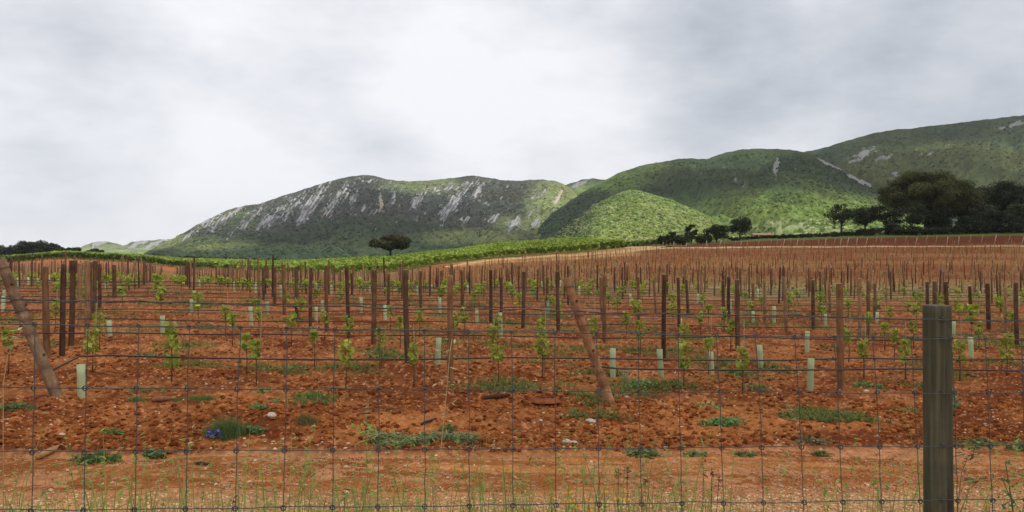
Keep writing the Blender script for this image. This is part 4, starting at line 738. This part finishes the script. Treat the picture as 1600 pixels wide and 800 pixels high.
# field-front grass: long seeding stems between fence and track
def seed_heads(tips, dirs, ln, c): 
    N = len(tips); reps = 9; t = rng.random((N, reps)); P = tips[:, None, :] - dirs[:, None, :] * (t * ln[:, None])[..., None] + rng.normal(0, .0022, (N, reps, 3)); return bake(CARD_T, CARD_F, rotm(N * reps, .6), P.reshape(-1, 3), np.tile([[.011, .034, .011]], (N * reps, 1)), np.repeat(c, reps, 0))
N = 900; px_ = rng.random(N) * 1680 - 40; dn = .30 + .9 * np.exp(-((px_ - 620) / 240) ** 2) + .8 * np.exp(-((px_ - 950) / 150) ** 2) + .3 * np.exp(-((px_ - 1450) / 120) ** 2); px_ = px_[rng.random(N) < dn]; N = len(px_)
cl_ = rng.random(N); yy = 2.75 + 1.5 * rng.random(N); xx = (px_ - 800) / F * yy + rng.normal(0, .02, N); P = np.stack([xx, yy, G(xx, yy) - .02], 1)
need = EYE - (yy / F) * (rng.random(N) ** 1.1 * -150 + 815 - 400) - P[:, 2]; ht = np.clip(need / .86, .12, 1.05); green = rng.random(N) < .72
cs = np.where(green[:, None], jitcol((.22, .30, .06), N), jitcol((.36, .28, .12), N)); V, L, T, Cc = blades(P, ht, .0052, cs, .16, 5)
tips = V.reshape(N, -1, 3)[:, -1, :]; low = V.reshape(N, -1, 3)[:, -4, :]; dr = tips - low; dr /= np.linalg.norm(dr, axis=1)[:, None]
hd = rng.random(N) < .55; sh = seed_heads(tips[hd], dr[hd], .08 + .11 * rng.random(hd.sum()), cs[hd] * 1.15)
Nt = 170; tx = rng.random(Nt) * 1640 - 20; ty = 2.9 + 1.5 * rng.random(Nt); tk = rng.random(Nt) < .4 + .6 * np.exp(-((tx - 780) / 420) ** 2); tx, ty = tx[tk], ty[tk]; q_ = np.repeat(np.arange(len(tx)), 9); Nq = len(q_); xq = (tx[q_] - 800) / F * ty[q_] + rng.normal(0, .025, Nq); yq = ty[q_] + rng.normal(0, .025, Nq); hq = (EYE - ty[q_] / F * (760 - 400) - G(xq, yq)) * (.45 + .65 * rng.random(Nq)); hq = np.clip(hq, .1, 1)
bt = blades(np.stack([xq, yq, G(xq, yq) - .02], 1), hq, .006, jitcol((.21, .29, .055), Nq, .35, .15), .5, 5)
Nb = 1300; px2 = rng.random(Nb) * 1700 - 50; px2 = px2[rng.random(Nb) < .35 + .6 * np.exp(-((px2 - 750) / 330) ** 2)]; Nb = len(px2); yy = 3.3 + 1.9 * rng.random(Nb) ** .8; xx = (px2 - 800) / F * yy; P = np.stack([xx, yy, G(xx, yy) - .01], 1)
b2 = blades(P, .05 + .30 * rng.random(Nb) ** 1.6, .0032, jitcol((.19, .26, .06), Nb, .35, .12), .45, 4)
kind(tag(link('tall_grass', mesh_np('tall_grass', *join([(V, L, T, Cc), sh, b2, bt])), M['leaf']), 'sparse seeding grass rising between the wire fence and the track', 'grass'), 'stuff')
# hand-placed weeds
def weed(px, py, w, h, n, c, label, kindn='blade', name='weed_clump', flower=None):
    x, y = at(px, py); g = gz(x, y); n = int(n * {'leafy': .6, 'cut': .5, 'blade': 1}[kindn]); c = tuple(np.array(c) * {'leafy': 2.0, 'cut': 1.9, 'blade': 1.25}[kindn]); W = w * y / F / 2; Hh = h * y / F; a = rng.random(n) * 6.283; r = np.sqrt(rng.random(n)); P = np.stack([np.cos(a) * r * W * (.7 + .6 * rng.random(n)), np.sin(a) * r * W * .6 * (.6 + .8 * rng.random(n)), np.zeros(n)], 1); P[:, 2] = G(P[:, 0] + x, P[:, 1] + y) - g - .004
    if kindn == 'blade': prt = [blades(P, Hh * (.5 + .6 * rng.random(n)) * (1.15 - r * .6), .0028 if Hh > .08 else .004, jitcol(c, n, .35, .12), .55, 4)]
    elif kindn == 'leafy':
        P[:, 2] += Hh * rng.random(n) * (1 - .6 * r); prt = [bake(LEAF_T, LEAF_F, rotm(n, 1.3), P * [1.15, 1.15, 1], .018 + .034 * rng.random(n), jitcol(c, n, .5, .15)), blades(P[:n // 4] * [.9, .9, 0], np.full(n // 4, Hh * .8), .003, jitcol(c, n // 4), .6, 3)]
    elif kindn == 'cut':
        P[:, 2] += Hh * rng.random(n) * .5; R = rotm(n, 1.57); T_ = [(-.5, -.02, 0), (0, -.025, .05), (.5, 0, 0), (0, .025, .05)]; prt = [bake(T_, CARD_F, rotm(n, .25), P + [0, 0, .01], .10 + .16 * rng.random(n), jitcol(c, n, .5, .15)), bake(LEAF_T, LEAF_F, rotm(n, 1.0), P, .025 + .03 * rng.random(n), jitcol(np.array(c) * .8, n, .4, .1))]
    root = thing(name, label, 'weed', (x, y, g), 'weeds growing on the red soil'); link('leaves', mesh_np('leaves', *join(prt)), M['leaf'], root)
    if flower:
        nf = 46; a = rng.random(nf) * 6.283; rr_ = np.sqrt(rng.random(nf)) * W * .42; FP = np.stack([np.cos(a) * rr_ - W * .25, np.sin(a) * rr_ * .5 - W * .72, .025 + Hh * .3 * rng.random(nf)], 1); link('flowers', bake_mesh('flowers', LEAF_T, LEAF_F, rotm(nf, 1.2), FP, .018 + .014 * rng.random(nf), jitcol((.15, .13, .46), nf, .3, .1)), M['petal'], root)
G1 = (.075, .125, .03); G2 = (.10, .14, .035); G3 = (.055, .09, .028)
weed(352, 683, 62, 40, 900, (.10, .15, .045), 'tall feathery green tuft with purple-blue flowers at its foot', flower=(.13, .11, .52)); weed(388, 680, 50, 14, 260, G3, 'dark low weed right against the purple-flowered tuft', 'leafy')
weed(176, 676, 28, 16, 130, G1, 'small leafy green weed left of the purple-flowered tuft', 'leafy'); weed(150, 714, 66, 16, 320, G3, 'dark scrubby weed at the far edge of the track near the wood offcut', 'leafy'); weed(242, 708, 34, 12, 140, G3, 'low dark weed on the track edge left of the thin stick', 'leafy')
weed(215, 627, 34, 9, 300, (.09, .17, .04), 'bright grass patch left of the short brown log'); weed(316, 626, 46, 12, 380, (.09, .16, .04), 'bright grass patch right of the short brown log'); weed(277, 626, 26, 7, 200, (.09, .16, .04), 'thin grass patch behind the short brown log')
weed(490, 622, 66, 12, 650, (.10, .17, .04), 'long bright grass patch near the pale brown upright post'); weed(403, 642, 30, 13, 120, G1, 'leafy weed left of the long bright grass patch', 'leafy'); weed(408, 614, 26, 8, 90, G1, 'small weed just behind the leafy weed', 'leafy')
weed(480, 668, 34, 22, 330, (.15, .13, .05), 'small dry olive bush left of the cut weeds'); weed(573, 679, 34, 24, 60, (.13, .24, .05), 'fresh broad-leaved plant at the left end of the cut weeds', 'leafy')
weed(625, 692, 100, 16, 520, (.12, .14, .05), 'heap of cut weeds, left half, beside the broad-leaved plant', 'cut', 'cut_weeds'); weed(705, 688, 92, 18, 480, (.11, .13, .05), 'heap of cut weeds, right half, trailing away', 'cut', 'cut_weeds'); weed(700, 672, 30, 12, 90, G3, 'dark sprig standing above the cut weeds', 'leafy')
weed(604, 563, 54, 26, 420, (.065, .11, .03), 'big leafy weed clump at the foot of the dark brown post', 'leafy'); weed(1132, 664, 58, 14, 500, (.07, .13, .035), 'dense dark green mat of weed left of the thick red-brown post', 'leafy'); weed(1108, 637, 44, 6, 120, (.18, .22, .07), 'pale yellowish weed behind the dense green mat', 'leafy')
weed(998, 605, 48, 20, 240, (.07, .13, .04), 'spiky green weed just right of the leaning post foot', 'leafy'); weed(978, 598, 14, 26, 60, (.13, .18, .1), 'grey-green thistle beside the spiky weed', 'leafy'); weed(1182, 614, 36, 12, 160, (.06, .12, .04), 'blue-green weed below the fourth right-hand sleeve', 'leafy'); weed(1350, 607, 30, 14, 170, (.07, .13, .04), 'dark weed under the young vine right of the thick post', 'leafy'); weed(1374, 608, 18, 12, 80, (.07, .14, .04), 'small weed beside a pale stone right of the thick post', 'leafy')
weed(1486, 640, 20, 44, 160, (.09, .15, .05), 'leafy weed rising behind the right edge of the grey fence post', 'leafy'); weed(1590, 698, 34, 18, 170, (.08, .11, .035), 'bushy weed at the right end of the far track edge', 'leafy'); weed(1520, 692, 70, 8, 260, (.08, .11, .035), 'flat weed strip right of the grey fence post', 'leafy')
weed(1005, 706, 50, 12, 220, (.07, .10, .035), 'dark weed on the far track edge below the right leaning post', 'leafy'); weed(1085, 706, 30, 10, 120, (.09, .12, .04), 'thin weed on the far track edge, right of the dark one', 'leafy'); weed(1165, 706, 36, 8, 130, (.07, .10, .035), 'small dark weed on the far track edge near the thick post', 'leafy'); weed(1283, 706, 24, 10, 110, (.08, .11, .035), 'small round weed on the far track edge left of the fence post', 'leafy'); weed(1010, 620, 60, 8, 200, G2, 'grassy patch behind the foot of the right leaning post'); weed(835, 566, 50, 6, 260, G1, 'grass strip under the tall vines at the middle', 'blade'); weed(300, 572, 120, 8, 900, (.12, .18, .045), 'long bright grass strip under the tall straggly vine'); weed(450, 582, 50, 8, 300, (.10, .15, .04), 'grass strip under the nearest hose, middle left'); weed(1240, 650, 70, 6, 260, G2, 'sparse grass patch below the nearest pale sleeve on the right', 'blade'); weed(20, 640, 60, 12, 260, G3, 'dark weeds left of the left leaning post foot', 'leafy'); weed(1420, 640, 40, 8, 150, G2, 'faint weed patch just left of the grey fence post', 'leafy'); weed(1270, 690, 60, 8, 200, (.10, .10, .045), 'brownish weed patch left of the fence post', 'leafy')
# daisies
def rosette(px, py, z, label, n=11, r=.017, col=(.75, .38, .015)):
    x = (px - 800) / F * z; zt = EYE - (py - 400) * z / F; g = gz(x, z); root = thing('yellow_daisy', label, 'flower', (x, z, g), 'yellow daisies beside the track'); h = zt - g
    mb = MB(); mb.tube([(.02, .02, 0), (.012, 0, h * .6), (0, 0, h)], .0016, 5, (.10, .13, .04)); link('stem', mb.mesh('stem'), M['straw'], root)
    T_ = [(0, 0, 0), (.16, .55, .10), (0, 1, .02), (-.16, .55, .10)]; R = np.zeros((n, 3, 3)); a = np.arange(n) * 2 * math.pi / n; R[:, 0, 0] = np.cos(a); R[:, 0, 1] = -np.sin(a); R[:, 1, 0] = np.sin(a); R[:, 1, 1] = np.cos(a); R[:, 2, 2] = 1
    o = link('petals', bake_mesh('petals', T_, CARD_F, R, np.tile([[0, 0, h]], (n, 1)), r, jitcol(col, n, .15, .05)), M['petal'], root); mb = MB(); mb.add(ICO_V * [.006, .006, .004] + [0, 0, h + .002], ICO_F, (.5, .22, .01)); link('flower_centre', mb.mesh('flower_centre'), M['petal'], root)
DS = [(888, 770), (861, 778), (884, 785), (894, 782), (920, 781), (944, 769), (965, 779), (981, 768.5), (979, 781), (921, 797), (903, 792)]
DL = ['upper daisy of the left cluster of yellow daisies', 'leftmost yellow daisy of all', 'lower left daisy of the left yellow cluster', 'daisy right of the lower left one in the left yellow cluster', 'single yellow daisy between the two clusters', 'wide yellow daisy standing alone near the middle of the daisies', 'small yellow daisy on a short stem before the right pair', 'upper daisy of the right pair of yellow daisies', 'lower daisy of the right pair of yellow daisies', 'lowest yellow daisy, cut by the bottom of the photo', 'low yellow daisy between left cluster and lowest one']
for (p, l) in zip(DS, DL): rosette(p[0], p[1], 3.15 + .3 * rng.random(), l, 11, .019, (.85, .42, .015))
rosette(1541, 792, 3.6, 'single orange daisy right of the grey fence post', 11, .02, (.75, .22, .01))
# tall dry straw stalk, oat plant, thistle-like plant
def stalk(name, pts, z, r, c, label, cat='grass stalk', heads=0, hc=(.3, .22, .1)):
    P = np.array([((px - 800) / F * z, 0, EYE - (py - 400) * z / F) for px, py in pts]); x0 = P[0][0]; g = gz(x0, z); P[:, 0] -= x0; P[:, 2] -= g; P = np.concatenate([[(P[0][0] * 0 + .0, 0, 0)], P[1:]]) if P[0][2] < 0 else np.concatenate([[(0, 0, 0)], P])
    root = thing(name, label, cat, (x0, z, g)); mb = MB(); mb.tube(P, np.linspace(r, r * .5, len(P)), 5, c); link('stem', mb.mesh('stem'), M['straw'], root)
    if heads:
        t = 1 - .45 * rng.random(heads); idx = t * (len(P) - 1); Q = np.stack([np.interp(idx, np.arange(len(P)), P[:, k]) for k in range(3)], 1); Q += rng.normal(0, 1, Q.shape) * [.03 if heads > 24 else .006, .012, .012]
        link('seed_head', bake_mesh('seed_head', CARD_T, CARD_F, rotm(heads, .7), Q, np.tile([[.012, .035, .012]], (heads, 1)), jitcol(hc, heads)), M['straw'], root)
stalk('dry_stalk', [(680, 790), (690, 690), (697, 620), (702, 560), (706, 530)], 3.6, .003, (.48, .36, .17), 'tall pale dry stalk rising past the pale brown post', heads=30, hc=(.48, .36, .2))
stalk('dry_stalk', [(575, 800), (573, 690), (573, 640), (578, 618)], 3.6, .0016, (.30, .22, .1), 'thin tan stalk in front of the broad-leaved plant', heads=14)
stalk('dry_stalk', [(1262, 800), (1252, 700), (1240, 650), (1225, 630)], 3.3, .0016, (.34, .26, .13), 'thin arching straw stalk left of the fence post', heads=16)
stalk('dry_stalk', [(5, 600), (12, 555), (27, 528), (33, 518)], 3.2, .002, (.46, .36, .2), 'pale seeding stalk at the far left of the fence', heads=18, hc=(.5, .4, .25))
stalk('oat_plant', [(1496, 800), (1502, 740), (1512, 715), (1530, 700)], 3.3, .002, (.14, .15, .06), 'dark wild oat nodding right beside the grey fence post', heads=44, hc=(.15, .11, .05))
stalk('oat_plant', [(1500, 800), (1515, 765), (1535, 745)], 3.3, .002, (.12, .14, .05), 'shorter wild oat at the foot of the fence post', heads=30, hc=(.10, .13, .05))
stalk('oat_plant', [(995, 800), (1010, 760), (1000, 735)], 3.6, .0016, (.08, .06, .03), 'dark wilted oat stem right of the yellow daisies', heads=12, hc=(.07, .045, .03))
for k, (px, py, lb) in enumerate([(966, 732, 'dark curved seed pod stalk left of its taller neighbour'), (980, 725, 'dark forked seed pod stalk behind the yellow daisies'), (1099, 723, 'short dark seed spike, first of three'), (1112, 732, 'taller dark seed spike, second of three'), (1123, 738, 'small dark seed spike, third of three'), (538, 762, 'dark seed spike among the grass left of the broad-leaved plant'), (363, 775, 'dark seed spike low at the third fence panel')]): stalk('seed_spike', [(px + rng.normal(0, 4), 830), (px, py + 16), (px + 1, py + 8), (px + rng.normal(0, 2), py)], 3.9, .0022, (.07, .035, .025), lb, heads=9, hc=(.09, .045, .03))
# branching green plant at the right
root = thing('sow_thistle', 'branching green sow thistle with ragged leaves at the right end of the fence', 'plant', ((1590 - 800) / F * 3.5, 3.5, gz(2.3, 3.5))); h = EYE - (722 - 400) * 3.5 / F - gz(2.3, 3.5)
mb = MB(); mb.tube([(0.03, 0, -.02), (.01, 0, h * .5), (-.03, 0, h * .8), (-.055, 0, h)], [.005, .004, .003, .002], 6, (.08, .11, .04))
for t, d in ((.45, .07), (.55, -.06), (.65, .05), (.75, -.06), (.6, .09)): mb.tube([(0, 0, h * t), (d * .6, .01, h * t + .06), (d, .02, h * t + .13)], [.003, .002, .0015], 5, (.08, .11, .04))
link('stem', mb.mesh('stem'), M['straw'], root); n = 60; zq = h * (.3 + .7 * rng.random(n)); link('leaves', bake_mesh('leaves', LEAF_T, LEAF_F, rotm(n, 1.4), np.stack([np.interp(zq, [0, h], [.02, -.05]) + rng.normal(0, .03, n), rng.normal(0, .02, n), zq], 1), .012 + .022 * rng.random(n), jitcol((.09, .14, .045), n)), M['leaf'], root)

HAZE = .00007
SHADE_CLOUDS = [(38, 8, 0, 90, 60), (128, 190, 10, 105, 62), (-330, 1250, 80, 330, 300), (150, 1050, 90, 200, 180), (400, 1020, 140, 210, 150), (-20, 780, 40, 60, 160), (650, 1250, 180, 170, 130), (700, 1450, 260, 500, 70)]
# ------------------------------------------------------------------ light, sky
SUN_EL, SUN_AZ = 52, 128            # azimuth clockwise from +Y (view direction)
el, az = math.radians(SUN_EL), math.radians(SUN_AZ)
sd = np.array([math.sin(az) * math.cos(el), math.cos(az) * math.cos(el), math.sin(el)])
ld = bpy.data.lights.new('sun', 'SUN'); ld.energy = 3.2; ld.angle = math.radians(9); ld.color = (1, .95, .87); lo = bpy.data.objects.new('sun', ld); C.objects.link(lo)
from mathutils import Vector
lo.rotation_euler = Vector(-sd).to_track_quat('-Z', 'Y').to_euler(); lo.location = (0, 0, 60)
# clouds added out of view, each set between the sun and a patch to shade
def shade_cloud(tx, ty, tz, rx_, ry_, alt=650):
    c = np.array([tx, ty, tz]) + sd * (alt - tz) / sd[2]; n = 28; th = np.linspace(0, math.pi, n); ph = np.linspace(0, 2 * math.pi, 2 * n + 1); TH, PHH = np.meshgrid(th, ph, indexing='ij')
    d = np.stack([np.sin(TH) * np.cos(PHH), np.sin(TH) * np.sin(PHH), np.cos(TH)], -1); q = fbm(d[..., 0] * 2.2 + tx, d[..., 1] * 2.2 + d[..., 2] * 1.7 + ty, 88, 4); q[:, -1] = q[:, 0]; r = .72 + .55 * q
    P = d * r[..., None] * np.array([rx_, ry_, 45]); P[..., 2] = np.where(P[..., 2] < 0, P[..., 2] * .4, P[..., 2]); 
    kind(grid('shade_cloud', P + c, CLM, np.ones((P.shape[0], P.shape[1], 3)) * .9), 'structure')
CLM = mat('shade_cloud', rough=1, transl=.6, spec=0)
for q in SHADE_CLOUDS: shade_cloud(*q)
w = bpy.data.worlds.new('World'); bpy.context.scene.world = w; w.use_nodes = True; nt = w.node_tree; nt.nodes.clear(); N_ = nt.nodes; L_ = nt.links
sky = N_.new('ShaderNodeTexSky'); sky.sky_type = 'NISHITA'; sky.sun_disc = False; sky.sun_elevation = el; sky.sun_rotation = az
bg1 = N_.new('ShaderNodeBackground'); bg1.inputs[1].default_value = .1; L_.new(sky.outputs[0], bg1.inputs[0])
tc = N_.new('ShaderNodeTexCoord')
def vm(op, a, b=None):
    n = N_.new('ShaderNodeVectorMath'); n.operation = op
    for i, q in enumerate((a, b)):
        if q is None: continue
        if isinstance(q, (tuple, list)): n.inputs[i].default_value = q
        else: L_.new(q, n.inputs[i])
    return n
def ma(op, a, b=0., c=None):
    n = N_.new('ShaderNodeMath'); n.operation = op
    for i, q in enumerate((a, b, c)):
        if q is None: continue
        if isinstance(q, (int, float)): n.inputs[i].default_value = q
        else: L_.new(q, n.inputs[i])
    return n.outputs[0]
def noise_(vec, scale, det=6, rough=.55):
    n = N_.new('ShaderNodeTexNoise'); n.inputs['Scale'].default_value = scale; n.inputs['Detail'].default_value = det; n.inputs['Roughness'].default_value = rough; L_.new(vec, n.inputs['Vector']); return n
sep = N_.new('ShaderNodeSeparateXYZ'); L_.new(tc.outputs['Generated'], sep.inputs[0]); zc = ma('ADD', ma('MAXIMUM', sep.outputs[2], 0.), .62)
cmb = N_.new('ShaderNodeCombineXYZ'); L_.new(ma('DIVIDE', sep.outputs[0], zc), cmb.inputs[0]); L_.new(ma('DIVIDE', sep.outputs[1], zc), cmb.inputs[1]); cmb.inputs[2].default_value = .3
cmb = vm('MULTIPLY', tc.outputs['Generated'], (1., 1., 2.1)); n1_ = noise_(cmb.outputs[0], 3.1, 8, .52); n2_ = noise_(cmb.outputs[0], 7.5, 8, .6)
wrp = vm('SUBTRACT', noise_(cmb.outputs[0], 1.7, 5, .55).outputs['Color'], (.5, .5, .5)); wv = N_.new('ShaderNodeVectorMath'); wv.operation = 'SCALE'; wv.inputs['Scale'].default_value = .26; L_.new(wrp.outputs[0], wv.inputs[0]); dirv = vm('NORMALIZE', vm('ADD', tc.outputs['Generated'], wv.outputs[0]).outputs[0]).outputs[0]
tot = None
BL = [(60, 60, 13, -.20), (380, 40, 10, .05), (560, 120, 10, -.11), (700, 170, 6, .12), (380, 150, 9, .06), (1020, 110, 16, -.10), (1350, 60, 16, -.20), (1180, 170, 12, -.14), (1620, 170, 13, -.30), (1240, 205, 6, .10), (1440, 150, 6, .07), (190, 240, 6, -.06), (860, 230, 12, .10), (0, 260, 7, -.07), (1550, 20, 10, -.06)]
for (px, py, rd_, am) in BL:
    d = Vector((px - 800, 1200, 400 - py)).normalized(); dt = N_.new('ShaderNodeVectorMath'); dt.operation = 'DOT_PRODUCT'; L_.new(dirv, dt.inputs[0]); dt.inputs[1].default_value = d
    mr = N_.new('ShaderNodeMapRange'); mr.interpolation_type = 'SMOOTHSTEP'; mr.inputs[1].default_value = math.cos(math.radians(rd_)); mr.inputs[2].default_value = 1; mr.inputs[3].default_value = 0; mr.inputs[4].default_value = am * .66; L_.new(dt.outputs['Value'], mr.inputs[0])
    tot = mr.outputs[0] if tot is None else ma('ADD', tot, mr.outputs[0])
v = ma('ADD', ma('MULTIPLY_ADD', n1_.outputs['Fac'], .64, .618), ma('MULTIPLY', ma('SUBTRACT', n2_.outputs['Fac'], .5), .36)); v = ma('ADD', v, tot)
rmp = N_.new('ShaderNodeValToRGB'); L_.new(v, rmp.inputs[0]); e = rmp.color_ramp.elements; e[0].position = .42; e[0].color = (.30, .35, .41, 1); e[1].position = 1.0; e[1].color = (.945, .945, .975, 1)
for p, c in ((.60, (.50, .54, .60, 1)), (.74, (.67, .69, .74, 1)), (.86, (.81, .82, .865, 1))): q = e.new(p); q.color = c
bg2 = N_.new('ShaderNodeBackground'); bg2.inputs[1].default_value = 1.08; L_.new(rmp.outputs[0], bg2.inputs[0])
mxs = N_.new('ShaderNodeMixShader'); mxs.inputs[0].default_value = .94; L_.new(bg1.outputs[0], mxs.inputs[1]); L_.new(bg2.outputs[0], mxs.inputs[2])
wo = N_.new('ShaderNodeOutputWorld'); L_.new(mxs.outputs[0], wo.inputs[0])

# ------------------------------------------------------------------ air
hm = bpy.data.materials.new('haze'); hm.use_nodes = True; hn = hm.node_tree; hn.nodes.clear(); ho = hn.nodes.new('ShaderNodeOutputMaterial'); hv = hn.nodes.new('ShaderNodeVolumePrincipled'); hv.inputs['Color'].default_value = (.86, .91, 1, 1); hv.inputs['Density'].default_value = HAZE; hn.links.new(hv.outputs[0], ho.inputs['Volume'])
mb = MB(); mb.add(*boxv(-6600, 6600, -6600, 6600, -40, 330)); hb = link('haze', mb.mesh('haze', False), None); hb.data.materials.append(hm); kind(hb, 'stuff')
# ------------------------------------------------------------------ camera
cd = bpy.data.cameras.new('camera'); cd.sensor_width = 36; cd.lens = 27; cd.clip_start = .1; cd.clip_end = 20000; co = bpy.data.objects.new('camera', cd); C.objects.link(co); co.location = (0, 0, EYE); co.rotation_euler = (math.pi / 2, 0, 0)
S = bpy.context.scene; S.camera = co; S.view_settings.view_transform = 'Standard'; S.view_settings.look = 'None'; S.view_settings.exposure = 0; S.view_settings.gamma = 1; S.view_settings.use_curve_mapping = False
S.cycles.max_bounces = 5; S.cycles.diffuse_bounces = 3; S.cycles.transparent_max_bounces = 4; S.cycles.volume_bounces = 0; S.cycles.use_denoising = True
